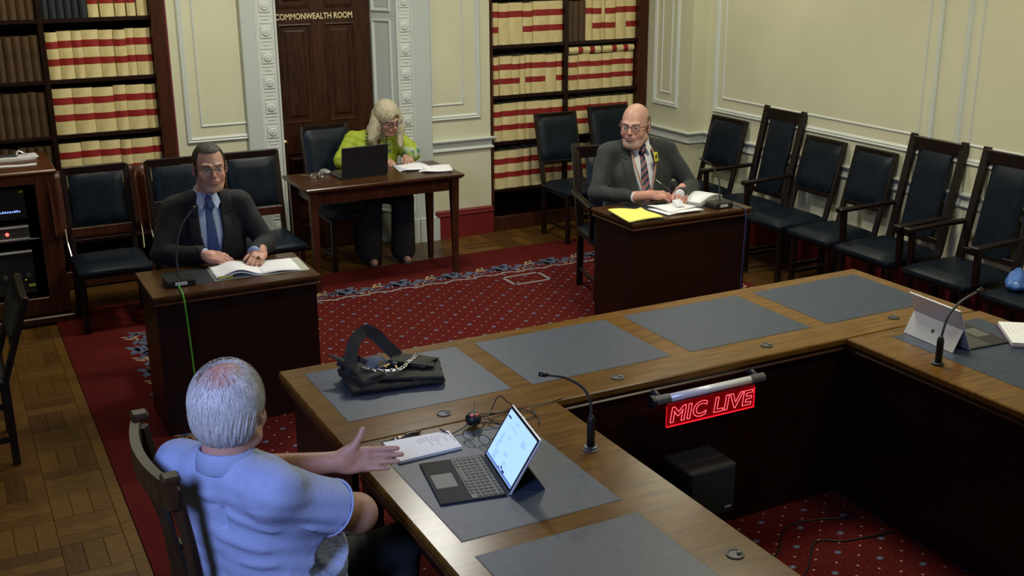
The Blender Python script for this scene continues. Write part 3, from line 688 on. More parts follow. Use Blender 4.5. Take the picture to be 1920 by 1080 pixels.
low_chair('navy chair the woman in the lime blouse sits on', (2.68, 8.02, 0), R(4), None or 'occupied leather chairs', W=.20, top=1.03)
low_chair('navy chair seen at bottom left edge on the parquet', (-.09, 5.66, 0), R(-90), 'low backed leather chairs', W=.24, top=.82)
low_chair('navy chair under the man in the blue tie', (1.25, 6.20, 0), R(-3), 'occupied leather chairs', W=.22, top=.96)
high_chair('dark wooden armchair under the bald man', (4.12, 6.40, 0), R(-14), 'occupied leather chairs', W=.23, top=1.0)
# row of wing chairs before the left bookcase
def wing_chair(label, x, w_=.20, wings=(1, 1)):
    t = thing('wing_chair', label, 'chair', (x, 7.42, 0), 0, 'wooden winged chairs before the left bookcase')
    legs(t, w_, -.19, .20, .40); MB().box(-w_-.02, w_+.02, -.215, .215, .365, .405, .004).build('seat_frame', CHW, t)
    cushion(w_+.02, -.235, .20, .417, .452).build('seat', LEATH, t, True)
    def q(z): return .19+.10*(z-.42)/.57
    for s in (-1, 1): MB().beam((s*(w_-.012), .19, .40), (s*(w_-.012), q(.99), .99), .035, .03).build('back_post', CHW, t)
    MB().beam((-w_+.01, q(.97), .972), (w_-.01, q(.97), .972), .034, .05).build('back_rail', CHW, t)
    MB().beam((-w_+.01, q(.58), .575), (w_-.01, q(.58), .575), .034, .06).build('back_rail', MAHOG2, t)
    pad_back(MB(), w_-.035, (0, q(.61)-.004, .61), (0, q(.94)-.004, .945), .03).build('backrest', LEATH, t, True)
    for s, on in zip((-1, 1), wings):
        if not on: continue
        mb = MB()   # curved wooden panel standing beside the back, wrapping forward at its outer edge
        def wg(u, v, off):
            z = .56+.42*v; x = .006+.088*u; top = .98-.05*u**3; z = .56+(top-.56)*v
            y = q(z)-.01-.10*u**2; return (s*(w_+x), y+off, z)
        n = 8; A = [wg(i/n, j/n, 0) for i in range(n+1) for j in range(n+1)]; B = [wg(i/n, j/n, .018) for i in range(n+1) for j in range(n+1)]; m_ = n+1
        f = [(i*m_+j, (i+1)*m_+j, (i+1)*m_+j+1, i*m_+j+1) for i in range(n) for j in range(n)]; f += [tuple(k+m_*m_ for k in q_[::-1]) for q_ in f]
        rg = [i*m_ for i in range(m_)]+[n*m_+j for j in range(1, m_)]+[i*m_+n for i in range(n-1, -1, -1)]+[j for j in range(n-1, 0, -1)]
        f += [(a_, a_+m_*m_, b_+m_*m_, b_) for a_, b_ in zip(rg, rg[1:]+rg[:1])]
        mb.add(A+B, f); mb.build('side_wing', MAHOG2, t, True)
        MB().tube([(s*(w_+.030), .14, .62), (s*(w_+.030), .10, .54), (s*(w_+.022), .05, .46)], .005, 6).build('chrome_hinge', CHROME, t)
    return t
wing_chair('winged chair before the left bookcase, next to the equipment cabinet', .875, .205)
wing_chair('winged chair before the left bookcase, behind the man in the blue tie', 1.405, .205)
wing_chair('winged chair before the left bookcase, nearest to the door', 1.90, .205, (0, 0))
# slat backed armchair of the near man, faces +X
t = thing('slat_back_armchair', 'slat backed wooden armchair in which the white haired man sits', 'armchair', (.66, 2.875, 0), R(90))
legs(t, .215, -.21, .20, .42, CHW2 := mat('slat_chair_wood', (0.0225, 0.011, 0.005), .35, (0.0425, 0.022, 0.01), 6, (8, 8, 1)))
MB().box(-.235, .235, -.23, .215, .385, .425, .004).build('seat_frame', CHW2, t); cushion(.24, -.245, .19, .437, .462).build('seat', LEATH, t, True)
for s in (-1, 1):
    MB().tube(smoothpath([(s*.215, .20, .40), (s*.215, .215, .65), (s*.218, .235, .90), (s*.220, .262, 1.075)], 5), .019, 6).build('back_post', CHW2, t)
    MB().beam((s*.235, .21, .665), (s*.25, -.22, .66), .05, .024, .006).build('armrest', CHW2, t); MB().beam((s*.238, -.17, .42), (s*.24, -.17, .65), .032, .032).build('arm_post', CHW2, t)
def rl_(u, v): x = (u*2-1)*.255; return (x, .262+.045*(1-(x/.255)**2)+(-.012 if v < .5 else .0), 1.02+.085*v+.0*x)
mb = MB()
for k in range(14):
    x0 = -.245+.035*k; x1 = x0+.035; f = lambda x: .268+.04*(1-(x/.245)**2)
    v = [(x, f(x)+dy, z) for x in (x0, x1) for dy in (-.013, .013) for z in (1.03, 1.105)]
    mb.add(v, [(0, 1, 3, 2), (4, 6, 7, 5), (0, 4, 5, 1), (2, 3, 7, 6), (0, 2, 6, 4), (1, 5, 7, 3)])
mb.build('top_rail', CHW2, t)
for s in (-1, 1): MB().box(s*.222-.024, s*.222+.024, .243, .290, 1.098, 1.120, .006).build('post_cap', CHW2, t)
for k in range(7):
    x = -.15+.05*k; MB().tube(smoothpath([(x, .205, .44), (x, .235, .75), (x, .268+.035*(1-(x/.245)**2), 1.04)], 4), .0095, 4).build('back_slat', CHW2, t)
MB().beam((-.2, .208, .47), (.2, .208, .47), .025, .04).build('lower_rail', CHW2, t)

# ================================================================ THINGS ON THE TABLES AND ROUND THE ROOM
def gooseneck(name, label, base, pts, parent_box=None, group='gooseneck microphones'):
    t = thing(name, label, 'microphone', base, 0, group)
    P = smoothpath(pts, 6)
    MB().lathe([(.014, 0), (.014, .10), (.009, .115), (.005, .118)], (0, 0, .0), 14).build('stem', BLACK, t, True) if not parent_box else None
    MB().tube(P, .0048, 8).build('gooseneck', DGREY, t, True)
    a, b_ = Vector(P[-1]), Vector(P[-1])+(Vector(P[-1])-Vector(P[-4])).normalized()*.03
    MB().tube([a, a.lerp(b_, .3), b_], [.006, .0085, .0085], 10).build('capsule', BLACK, t, True)
    if not parent_box: MB().lathe([(.024, 0), (.024, .005), (.016, .007)], n=16).build('base_ring', DGREY, t)
    return t
gooseneck('gooseneck_microphone', 'black gooseneck microphone on near table run beside the laptop', (1.808, 2.945, .7545), [(0, 0, .09), (-.002, .002, .16), (-.030, .004, .22), (-.095, .006, .268), (-.165, .006, .292)])
gooseneck('gooseneck_microphone', 'black gooseneck microphone in front of the silver tablet', (3.44, 2.950, .7545), [(0, 0, .09), (.008, 0, .14), (.03, 0, .20), (.085, -.004, .250), (.165, -.008, .280)])
def base_mic(label, x, y, z, pts, cable_m, cpts, clabel):
    t = gooseneck('desk_microphone', label, (x, y, z), pts, True, 'desk microphones')
    MB().box(-.075, .075, -.055, .055, 0, .038, .008).build('microphone_base', BLACK, t); MB().box(-.03, .03, -.057, -.05, .010, .028, .002).build('connector', SILV, t)
    c = MB().tube(smoothpath(cpts, 8), .0045, 6).build('microphone_cable', cable_m, None, True); tag(c, clabel, 'cable')
GREEN = mat('green_cable', (.06, .30, .02), .4); BLUEC = mat('blue_cable', (.03, .035, .12), .4)
base_mic('gooseneck microphone on black base, green cable, left desk', .968, 5.545, .7475, [(0, .01, .035), (.0, .01, .12), (.012, .008, .22), (.045, .003, .31), (.095, 0, .37)],
 GREEN, [(.953, 5.49, .764), (.95, 5.44, .760), (.948, 5.35, .735), (.952, 5.33, .60), (.958, 5.30, .30), (.962, 5.20, .06), (.98, 5.00, .010), (1.06, 4.86, .010), (1.30, 4.80, .010), (1.6, 4.7, .010)], 'bright green cable hanging down the front of the left desk')
base_mic('gooseneck microphone on black base beside the papers of the bald man', 4.37, 5.60, .7475, [(.05, .06, .035), (.045, .06, .12), (.02, .06, .20), (-.03, .06, .265), (-.10, .05, .305)],
 BLUEC, [(4.43, 5.58, .764), (4.47, 5.50, .757), (4.48, 5.464, .72), (4.475, 5.46, .5), (4.465, 5.455, .2), (4.46, 5.40, .012), (4.5, 5.2, .010), (4.6, 4.9, .010)], 'dark blue cable hanging down the front of the right desk')

# MIC LIVE sign on the inner face of the cross table
t = thing('mic_live_sign', 'illuminated red MIC LIVE sign hung from a silver tube on the inner table front', 'sign', (2.58, 3.385, .66))
def rodx(x0, x1, r, y, z, n=18): return MB().tube([(x0, y, z), (x1, y, z)], r, n)
rodx(-.195, .205, .0165, -.075, .022).build('tube', mat('sign_tube_silver', (.85, .85, .92), .3, metal=.15), t, True); MB().box(-.193, .203, -.082, -.068, -.012, .010, .002).build('clamp_strip', DGREY, t)
rodx(-.262, -.195, .0195, -.075, .022).build('end_cap', mat('sign_cap_grey', (.10, .10, .09), .4), t, False); rodx(.205, .272, .0195, -.075, .022).build('end_cap', MATS['sign_cap_grey'], t, False)
rodx(-.278, -.262, .027, -.07, .018).build('end_disc', BLACK, t)
for x in (-.235, .24): MB().tube([(x, -.002, .030), (x, -.04, .040), (x, -.07, .030)], .011, 8).build('bracket', DGREY, t, True)
REDG = mat('red_edge_glow', (.9, .02, .03), .4, emit=1.3, ecol=(1, .012, .025)); PINKG = mat('engraved_letter_glow', (1, .3, .3), .4, emit=1.9, ecol=(1, .13, .15))
pl = mat('red_lit_acrylic', (.35, .0, .006), .1, emit=.07, ecol=(1, .0, .008), alpha=.6)
MB().box(-.212, .218, -.091, -.086, -.092, .004, .001).build('acrylic_plate', pl, t)
for a in ((-.212, .218, -.093, -.085, -.0945, -.0915), (.2165, .2190, -.092, -.086, -.093, -.006), (-.2135, -.2115, -.092, -.086, -.093, -.006)): MB().box(*a).build('lit_edge', REDG if a[1]-a[0] > .1 or a[0] > 0 else mat('red_edge_dim', (.5, .01, .02), .4, emit=.5, ecol=(1, .01, .02)), t)
def outline_text(nm, s, m, parent, size, M, w_=.0015, spacing=1.0):
    c = bpy.data.curves.new(nm, 'FONT'); c.body = s; c.size = size; c.offset = .0022; c.space_character = spacing; c.align_x = 'CENTER'; c.align_y = 'CENTER'; c.resolution_u = 4; c.fill_mode = 'NONE'; c.bevel_depth = w_; c.bevel_resolution = 1
    o = bpy.data.objects.new(nm, c); COL.objects.link(o); dg = bpy.context.evaluated_depsgraph_get(); me = bpy.data.meshes.new_from_object(o.evaluated_get(dg)); bpy.data.objects.remove(o)
    o = bpy.data.objects.new(nm, me); COL.objects.link(o); me.materials.clear(); me.materials.append(m); me.transform(M); o.parent = parent; return o
outline_text('lettering', 'MIC LIVE', PINKG, t, .088, Matrix.Translation((.003, -.0930, -.0485)) @ FACE_MY @ Matrix(((1.10, .14, 0, 0), (0, .98, 0, 0), (0, 0, 1, 0), (0, 0, 0, 1))), .0011, 1.08)
# wall speaker below
t = thing('loudspeaker', 'black box loudspeaker fixed low on the inner table front below the sign', 'speaker', (2.52, 3.28, .19))
MB().box(-.115, .115, -.10, .085, 0, .215, .006).build('cabinet', mat('speaker_black', (.010, .013, .011), .6, bump=.3, bscale=300), t); MB().box(-.105, .105, -.104, -.099, .008, .207, .002).build('grille', mat('speaker_grille', (.016, .02, .016), .8, bump=.5, bscale=500), t)
MB().box(.06, .092, -.106, -.103, .028, .035).build('badge', SILV, t); MB().box(-.03, .03, .084, .107, .06, .15, .003).build('wall_bracket', BLACK, t)

# tablet laptop on the near run
def tablet(label, M, lit, kb, ang, group='tablet computers', kick=True):
    """local: screen bottom edge centred at origin, keyboard towards -Y, screen leans back to +Y"""
    t = thing('tablet_laptop', label, 'laptop', (0, 0, 0), 0, group); t.matrix_world = M
    W = .146; Hh = .201; th = .0085
    ca, sa = math.cos(ang), math.sin(ang)   # angle from vertical
    SM = Matrix(((1, 0, 0, 0), (0, -ca, sa, 0), (0, sa, ca, 0), (0, 0, 0, 1)))   # local screen: x width, y towards viewer (-Y world), z up the screen
    if SM.to_3x3().determinant() < 0: SM = Matrix(((1, 0, 0, 0), (0, ca, sa, 0), (0, -sa, ca, 0), (0, 0, 0, 1)))
    front = -1
    def sb(nm, m, *a, b=.001): return MB().box(*a, b=b, M=SM).build(nm, m, t)
    sb('case', SILV, -W, W, 0, th, 0.002, Hh, b=.002)
    sb('bezel', BLACK, -W+.003, W-.003, -.0008, .001, .005, Hh-.003)
    scr = sb('screen', lit, -W+.013, W-.013, -.0014, 0, .016, Hh-.012, b=0)
    if lit is not BLACK:
        r = random.Random(4); pg = MB(); dk = MB(); lt = MB()
        def q(mb, x0, x1, z0, z1, e=-.0019): mb.box(x0, x1, e, e+.0004, z0, z1, M=SM)
        for x0, zz, n, l in ((-.075, .150, 1, .105), (-.10, .115, 6, .03), (-.045, .122, 3, .02), (-.10, .085, 5, .026), (-.02, .075, 2, .03), (-.09, .056, 6, .034), (.0, .052, 5, .028), (.05, .15, 4, .05), (-.05, .172, 2, .03)):
            for k in range(n): q(pg, x0, x0+l*r.uniform(.6, 1), zz-k*.005, zz-k*.005+.0012)
        q(dk, -W+.018, -W+.05, .165, .170); q(dk, .005, .018, .030, .036); q(dk, .024, .045, .022, .032); q(dk, -.012, -.004, .022, .030)
        q(lt, -W+.013, W-.013, .018, .026)
        pg.build('page_text', mat('screen_text', (.2, .3, .5), .4, emit=.30, ecol=(.35, .5, .85)), scr)['kind'] = 'stuff'; dk.build('taskbar_icons', mat('screen_dark', (.01, .02, .1), .4, emit=.05, ecol=(.1, .2, .9)), scr); lt.build('taskbar', mat('screen_bar', (.1, .2, .5), .4, emit=.35, ecol=(.3, .45, .9)), scr)
    # kickstand
    hz = .105; top = SM @ Vector((0, th, hz)); foot = Vector((0, top.y+math.sqrt(max(hz**2-top.z**2, 0))*.92, .001))
    v = [Vector((sx*(W-.004), 0, 0))+p+Vector((0, d, 0)) for sx in (-1, 1) for p in (top, foot) for d in (0, .003)]
    MB().add(v, [(0, 1, 3, 2), (4, 6, 7, 5), (0, 4, 5, 1), (2, 3, 7, 6), (0, 2, 6, 4), (1, 5, 7, 3)]).build('kickstand', BLACK if lit is not BLACK else SILV, t)
    if lit is BLACK:
        d = (foot-top); c = top+d*.50; n_ = Vector((0, d.z, -d.y)).normalized(); n_ = n_ if n_.y > 0 else -n_
        z_ = -d.normalized(); x_ = Vector((-1, 0, 0)); LM = Matrix(((x_.x, z_.x, n_.x, c.x), (x_.y, z_.y, n_.y, c.y+.0), (x_.z, z_.z, n_.z, c.z), (0, 0, 0, 1))); lg = MB()
        for a in (-.0072, .0008):
            for b_ in (-.0072, .0008): lg.box(a, a+.0064, b_, b_+.0064, .0036, .0042, M=LM)
        lg.build('four_square_emblem', BLACK, t)
    # keyboard cover
    k0 = MB().box(-W, W, -.218, -.003, .0008, .0055, .002).build('keyboard_cover', mat('keyboard_fabric', (.022, .022, .020), .8), t)
    MB().box(-W+.006, W-.006, -.115, -.012, .0053, .0062, .001).build('key_bed', DGREY, k0)
    MB().box(-.048, .048, -.205, -.135, .0053, .0062, .001).build('touchpad', mat('touchpad_grey', (.10, .10, .092), .5), k0)
    KM = mat('key_cap', (.040, .040, .036), .5)
    first = None
    if kb:
        for r_ in range(6):
            n = 13; y = -.016-.0165*r_; h = .0125 if r_ else .009
            xs = [(-W+.010+(.2525/n)*i*1.09, .0165) for i in range(n)]
            if r_ == 5: xs = [(-W+.010, .0165), (-W+.031, .0165), (-W+.052, .0165), (-W+.073, .1), (-W+.177, .0165), (-W+.198, .0165), (-W+.219, .0165), (-W+.24, .0165)]
            for x, w_ in xs: MB().box(x, x+w_, y-h, y, .006, .0078, .0006).build('key', KM, t if False else k0)
    return t
SCR = mat('lit_screen', (.35, .55, 1), .3, emit=.92, ecol=(.42, .66, 1.0))
# hinge line runs from (1.465,3.075) to (1.41,2.764); keyboard lies towards the seated man
def frame(cx, cy, z, dirx):
    d = Vector(dirx).normalized(); y_ = Vector((-d.y, d.x, 0)); return Matrix(((d.x, y_.x, 0, cx), (d.y, y_.y, 0, cy), (0, 0, 1, z), (0, 0, 0, 1)))
tablet('open tablet laptop with lit blue-white screen and grey keyboard on near table run', frame(1.435, 2.918, TZ+.0025, (-.055, -.31, 0)), SCR, True, R(31))
tablet('silver tablet with kickstand seen from behind on right table run', frame(3.695, 3.145, TZ+.0025, (.02, .3, 0)), BLACK, False, R(24))

def sheet(name, corners, z, m, th=.002, parent=None, label=None, cat='paper', group=None, curl=0):
    a, b_, c, d = [Vector((*p, 0)) for p in corners]
    def fn(u, v): p = a.lerp(b_, u).lerp(d.lerp(c, u), v); return (p.x, p.y, z+th+curl*(u-.3)**2*(1 if curl else 0)+.0006*math.sin(7*u+5*v))
    o = MB().grid(fn, 8, 6, th).build(name, m, parent)
    if label: tag(o, label, cat, group)
    return o
# notepad with handwriting
t = thing('notepad', 'white ruled notepad with handwriting beside the laptop', 'notepad', (1.31, 3.225, TZ+.0015))
MB().add([(p[0]-1.31, p[1]-3.225, z) for z in (0, .009) for p in ((1.192, 3.138), (1.197, 3.300), (1.433, 3.283), (1.421, 3.146))], [(0, 1, 2, 3), (4, 5, 6, 7), (0, 1, 5, 4), (1, 2, 6, 5), (2, 3, 7, 6), (3, 0, 4, 7)]).build('page_stack', PAPER2, t)
MB().add([(p[0]-1.31, p[1]-3.225, z) for z in (.009, .0098) for p in ((1.1915, 3.1375), (1.1965, 3.3005), (1.4335, 3.2835), (1.4215, 3.1455))], [(0, 1, 2, 3), (4, 5, 6, 7), (0, 1, 5, 4), (1, 2, 6, 5), (2, 3, 7, 6), (3, 0, 4, 7)]).build('top_page', PAPER, t)
ink = MB(); r = random.Random(9)
for ln in range(11):
    x = -.005+.0115*ln; y0 = .045 if ln % 4 else .035; y = y0
    L_ = r.choice((.05, .075, .095, .03)) if ln > 2 else .03
    while y > y0-L_:
        wl = r.uniform(.004, .012); pts = [(x+r.uniform(-.0018, .0018), y-wl*k/4, .0101) for k in range(5)]; ink.tube(pts, .00045, 4); y -= wl+.003
ink.build('handwriting', INK, t)
# pen lying by it
t = thing('pen', 'silver and black ballpoint pen above the notepad', 'pen', (1.27, 3.318, TZ+.0065), R(8))
MB().tube([(-.078, 0, 0), (-.066, 0, 0), (-.03, 0, 0)], [.0015, .0045, .005], 10).build('grip', BLACK, t, True); MB().tube([(-.03, 0, 0), (.012, 0, 0)], .0055, 10).build('barrel', CHROME, t, True); MB().tube([(.012, 0, 0), (.07, 0, 0), (.078, 0, 0)], [.005, .0055, .003], 10).build('cap', BLACK, t, True); MB().box(.02, .06, -.001, .001, .005, .008).build('clip', CHROME, t)
def specs(name, label, loc, rz, m, wire=.0012, group=None, folded=False):
    t = thing(name, label, 'glasses', loc, rz, group)
    for s in (-1, 1):
        ring = [(s*.033+.023*math.cos(a), 0, .019+.017*math.sin(a)) for a in [2*math.pi*k/16 for k in range(16)]]
        MB().tube(ring, wire, 6, True).build('rim', m, t, True)
        MB().add([(p[0], -.0003, p[2]) for p in ring]+[(p[0], .0003, p[2]) for p in ring], [tuple(range(16)), tuple(range(16, 32))[::-1]]+[(k, (k+1) % 16, 16+(k+1) % 16, 16+k) for k in range(16)]).build('lens', GLASS, t)
        MB().tube(smoothpath([(s*.056, 0, .025), (s*.062, .03, .024), (s*(.064 if not folded else .03), .10 if not folded else .05, .018), (s*(.060 if not folded else 0), .135 if not folded else .05, .002)], 5), wire*1.1, 6).build('temple', m, t, True)
    MB().tube([(-.011, 0, .022), (0, -.002, .026), (.011, 0, .022)], wire, 6).build('bridge', m, t, True)
    return t
GLASS = mat('spectacle_glass', (.5, .5, .5), .25, alpha=.10, spec=.15)
specs('reading_glasses', 'thin dark wire glasses lying open beside the notepad', (1.485, 3.165, TZ+.002), R(-60), BLACK, .0014)
specs('reading_glasses', 'silver wire glasses lying on the left of the clerk table', (2.37, 7.66, .7625), R(15), CHROME, .0022)
# cables and adapter behind laptop
t = thing('power_adapter', 'black cable adapter with two red sockets and tangled leads behind the laptop', 'adapter', (1.535, 3.295, TZ))
MB().lathe([(.004, 0), (.020, .008), (.028, .020), (.028, .035), (.020, .046), (.002, .048)], (0, 0, .002), 16).build('adapter_body', BLACK, t, True)
for s in (-1, 1): MB().lathe([(.007, 0), (.007, .004), (.002, .005)], (s*.010, -.012, .046), 10).build('red_socket', mat('red_plastic', (.55, .05, .04), .4, emit=.12), t)
cb = MB()
for pts in ([(.02, 0, .03), (.07, .03, .015), (.14, .05, .006), (.19, .01, .006), (.16, -.05, .006), (.09, -.06, .006), (.06, 0, .02), (.10, .05, .03), (.13, .055, .07), (.16, .05, .045), (.2, .02, .008)],
            [(-.02, -.01, .02), (-.07, -.03, .012), (-.11, -.035, .004)], [(0, .01, .045), (.03, .05, .055), (.04, .075, .06)], [(.02, -.02, .02), (.07, -.04, .014), (.13, -.07, .006), (.18, -.05, .006), (.24, -.02, .006), (.25, .03, .006), (.33, .05, .006), (.40, .062, .006)],
            [(.01, .02, .03), (.06, .06, .012), (.12, .02, .02), (.17, .055, .012), (.22, .04, .006), (.24, -.04, .006), (.21, -.10, .006)], [(-.11, -.035, .004), (-.13, .0, .02), (-.10, -.06, .004)]): cb.tube(smoothpath(pts, 8), .0022, 6)
cb.build('cable', BLACK, t, True)
for x, y in ((.10, -.055), (.155, -.03)): MB().beam((x, y, .010), (x+.03, y-.012, .010), .012, .007, .002).build('plug', SILV, t)
# handbag
t = thing('tote_bag', 'dark olive black tote bag with chain lying on the leftmost inlay of cross table', 'bag', (1.44, 3.86, TZ+.0012))
BAG = mat('bag_canvas', (0.0121, 0.01155, 0.0088), .75, (0.0176, 0.0165, 0.01265), 30, bump=.3, bscale=250); BAG2 = mat('bag_lining_blue', (.035, .05, .10), .7)
V = Vox((-.26, -.26, -.005), (.26, .26, .12), .004)
V.rbox((.0, -.035, .016), (.185, .105, .013), .010, .008, Matrix.Rotation(R(-8), 3, 'Z'))
V.rbox((.03, -.03, .040), (.165, .095, .009), .007, .004, (Matrix.Rotation(R(-18), 3, 'Z') @ Matrix.Rotation(R(3), 3, 'Y')))
V.rbox((-.120, -.01, .046), (.050, .095, .018), .010, .012, (Matrix.Rotation(R(14), 3, 'Z') @ Matrix.Rotation(R(-14), 3, 'Y')))
V.ell((-.045, .0, .078), (.075, .055, .036), .008, cut=True)
V.rbox((.10, .005, .058), (.085, .070, .0045), .003, .004, (Matrix.Rotation(R(-24), 3, 'Z') @ Matrix.Rotation(R(9), 3, 'Y') @ Matrix.Rotation(R(-6), 3, 'X')))
g = V.xyz(); V.f += (.0022*np.sin(g[0]*55+g[1]*25)*np.sin(g[1]*60-g[0]*20)+.0015*np.sin(g[2]*300+g[0]*10)).astype(np.float32)
vmesh('bag_body', V.mesh(), BAG, t)
MB().grid(lambda u, v: (-.105+.10*u+.01*v, -.005+.080*v, .050+.020*math.sin(3*u)*math.sin(2.4*v)+.012*v), 6, 6, .004).build('lining', BAG2, t, True)
def flap(nm, A, B, C, D, th=.003):
    A, B, C, D = map(Vector, (A, B, C, D)); MB().grid(lambda u, v: tuple(A.lerp(B, u).lerp(D.lerp(C, u), v)+Vector((0, 0, .012*math.sin(3.1*u)*math.sin(2.5*v)))), 8, 6, th).build(nm, BAG, t, True)
flap('side_flap', (-.215, .115, .105), (-.150, -.045, .062), (-.085, -.030, .060), (-.115, .075, .066)); flap('side_flap', (.0, .02, .062), (.075, .105, .060), (.215, .0, .046), (.11, -.09, .055))
def strap(pts, w_, nm='strap'):
    P = [Vector(p) for p in smoothpath(pts, 6)]; mb = MB(); v = []
    for i, p in enumerate(P):
        tg = (P[min(i+1, len(P)-1)]-P[max(i-1, 0)]).normalized(); sd = tg.cross(Vector((.38, .86, -.35))).normalized(); nr = tg.cross(sd)
        tw = .25*math.sin(i/len(P)*5); s2 = sd*math.cos(tw)+nr*math.sin(tw)
        v += [p+s2*w_/2+nr*.0015, p-s2*w_/2+nr*.0015, p-s2*w_/2-nr*.0015, p+s2*w_/2-nr*.0015]
    f = [(i*4+k, i*4+(k+1) % 4, i*4+4+(k+1) % 4, i*4+4+k) for i in range(len(P)-1) for k in range(4)]
    mb.add(v, f); return mb.build(nm, BAG, t)
strap([(-.15, .00, .05), (-.145, .03, .10), (-.115, .06, .155), (-.06, .085, .180), (-.02, .08, .155), (.02, .06, .105), (.06, .05, .062)], .050)
strap([(-.17, .10, .045), (-.155, .09, .075), (-.12, .06, .085), (-.09, .02, .070)], .03)
ch = MB(); cp_ = smoothpath([(-.115, -.02, .073), (-.09, -.055, .070), (-.05, -.078, .067), (0, -.085, .064), (.035, -.07, .066), (.06, -.04, .068), (.095, -.01, .067), (.125, .03, .065)], 4)
for i, p in enumerate(cp_):
    tg = (cp_[min(i+1, len(cp_)-1)]-cp_[max(i-1, 0)]).normalized(); u = tg.cross(Vector((0, 0, 1))).normalized(); n_ = Vector((0, 0, 1)) if i % 2 else u
    o2 = u if i % 2 else Vector((0, 0, 1))
    ch.tube([p+tg*.0105*math.cos(a)+o2*.0070*math.sin(a) for a in [2*math.pi*k/8 for k in range(8)]], .0020, 5, True)
ch.build('chain', CHROME, t, True)
kc = MB()
for k in range(7):
    a = k*.9; x = -.06+.018*k*.7; y = -.035+.03*math.sin(k*2.3); kc.beam((x, y, .068+.003*(k % 3)), (x+.03*math.cos(a), y+.03*math.sin(a), .070+.004*(k % 2)), .007, .003, .001)
kc.build('keys', BRASS, t)
MB().lathe([(.013, 0), (.013, .006), (.009, .009), (.002, .010)], (.01, -.03, .068), 14).build('key_fob', DGREY, t)
# notebook on right run
t = thing('notebook', 'thick white open notebook at the right edge behind the tablet', 'notebook', (4.02, 2.99, TZ+.0015), R(-38))
MB().box(-.10, .10, -.14, .14, 0, .003, .001).build('cover', mat('purple_cover', (.10, .02, .12), .5), t); MB().box(-.097, .097, -.137, .137, .003, .022, .003).build('page_block', PAPER2, t); MB().box(-.097, .097, -.137, .137, .022, .0228, 0).build('top_page', PAPER, t)
ink = MB(); r = random.Random(2)
for ln in range(9): ink.tube([(-.08+.018*ln, .1-.02*k+r.uniform(-.003, .003), .0231) for k in range(int(r.uniform(4, 9)))], .0004, 4)
ink.build('handwriting', INK, t)
# left desk papers
t = thing('document_folder', 'open ring folder of white papers on the left desk under the hands', 'folder', (1.38, 5.64, .7475), R(-3))
MB().box(-.235, .255, -.145, .115, 0, .004, .001).build('cover', mat('folder_card_grey', (.38, .40, .34), .6), t)
def lf(x0, x1, y0, y1, z, lift, nm='paper_sheet', m=PAPER, k=.02):
    return MB().grid(lambda u, v: (x0+(x1-x0)*u, y0+(y1-y0)*v-.01*u, z+lift*math.sin(math.pi*min(u*1.0, 1))**2*(1-.3*v)+.002*math.sin(9*v+4*u)), 14, 6, .0016).build(nm, m, t, True)
lf(.00, .21, -.135, .105, .008, .006); lf(.01, .20, -.13, .10, .011, .004); lf(-.225, .01, -.135, .10, .014, .030, 'paper_sheet'); lf(-.215, .0, -.14, .09, .008, .022)
MB().box(-.215, -.14, -.138, -.128, .006, .022, .003).build('ring_binding', mat('yellow_tab', (.42, .38, .06), .5), t)
# right desk papers
t = thing('legal_pad', 'yellow legal pad with curled pages at the left of right desk', 'notepad', (3.755, 5.645, .7475), R(-2))
YEL = mat('yellow_legal_paper', (.80, .76, .16), .7)
MB().box(-.115, .125, -.155, .115, 0, .008, .002).build('backing', BLACK, t); MB().grid(lambda u, v: (-.125+.24*u, -.15+.26*v, .017+.022*abs(math.sin(2.2*(u+v*.6)))*(.4+v*.6)), 14, 8, .010).build('yellow_pages', YEL, t, True)
t = thing('paper_pile', 'white loose papers in front of the bald man on right desk', 'papers', (4.08, 5.66, .7475), R(4))
for k, (x, y, rz, z) in enumerate(((-.03, 0, 3, 0), (.01, -.015, -6, .005), (-.01, .03, 11, .010))): 
    q_ = MB().grid(lambda u, v: ((u-.5)*.24, (v-.5)*.20, .003+.012*math.sin(4*u+k)*math.sin(2*v)**2+.0*v), 10, 6, .004).build('paper_sheet', PAPER, t, True); q_.location = (x, y, z+.008); q_.rotation_euler = (0, 0, R(rz))
MB().add([(0, -.02, .03), (.05, -.03, .03), (.03, .0, .07), (-.02, .02, .065), (.0, .03, .03), (.06, .02, .03)], [(0, 1, 2), (0, 2, 3), (3, 2, 5, 4), (0, 3, 4), (1, 5, 2), (0, 4, 5, 1)]).build('folded_paper', PAPER, t)
t = thing('open_binder', 'thick open binder of papers beside the microphone on right desk', 'binder', (4.355, 5.80, .7475), R(22))
MB().box(-.15, .15, -.105, .105, 0, .004, .001).build('cover', BLACK, t)
for k in range(4): MB().grid(lambda u, v: (-.14+.275*u, -.10+.2*v, .006+.007*k+.030*math.sin(math.pi*u*.9)*(.5+.12*k)), 12, 4, .005).build('page_stack', PAPER if k == 3 else PAPER2, t, True)
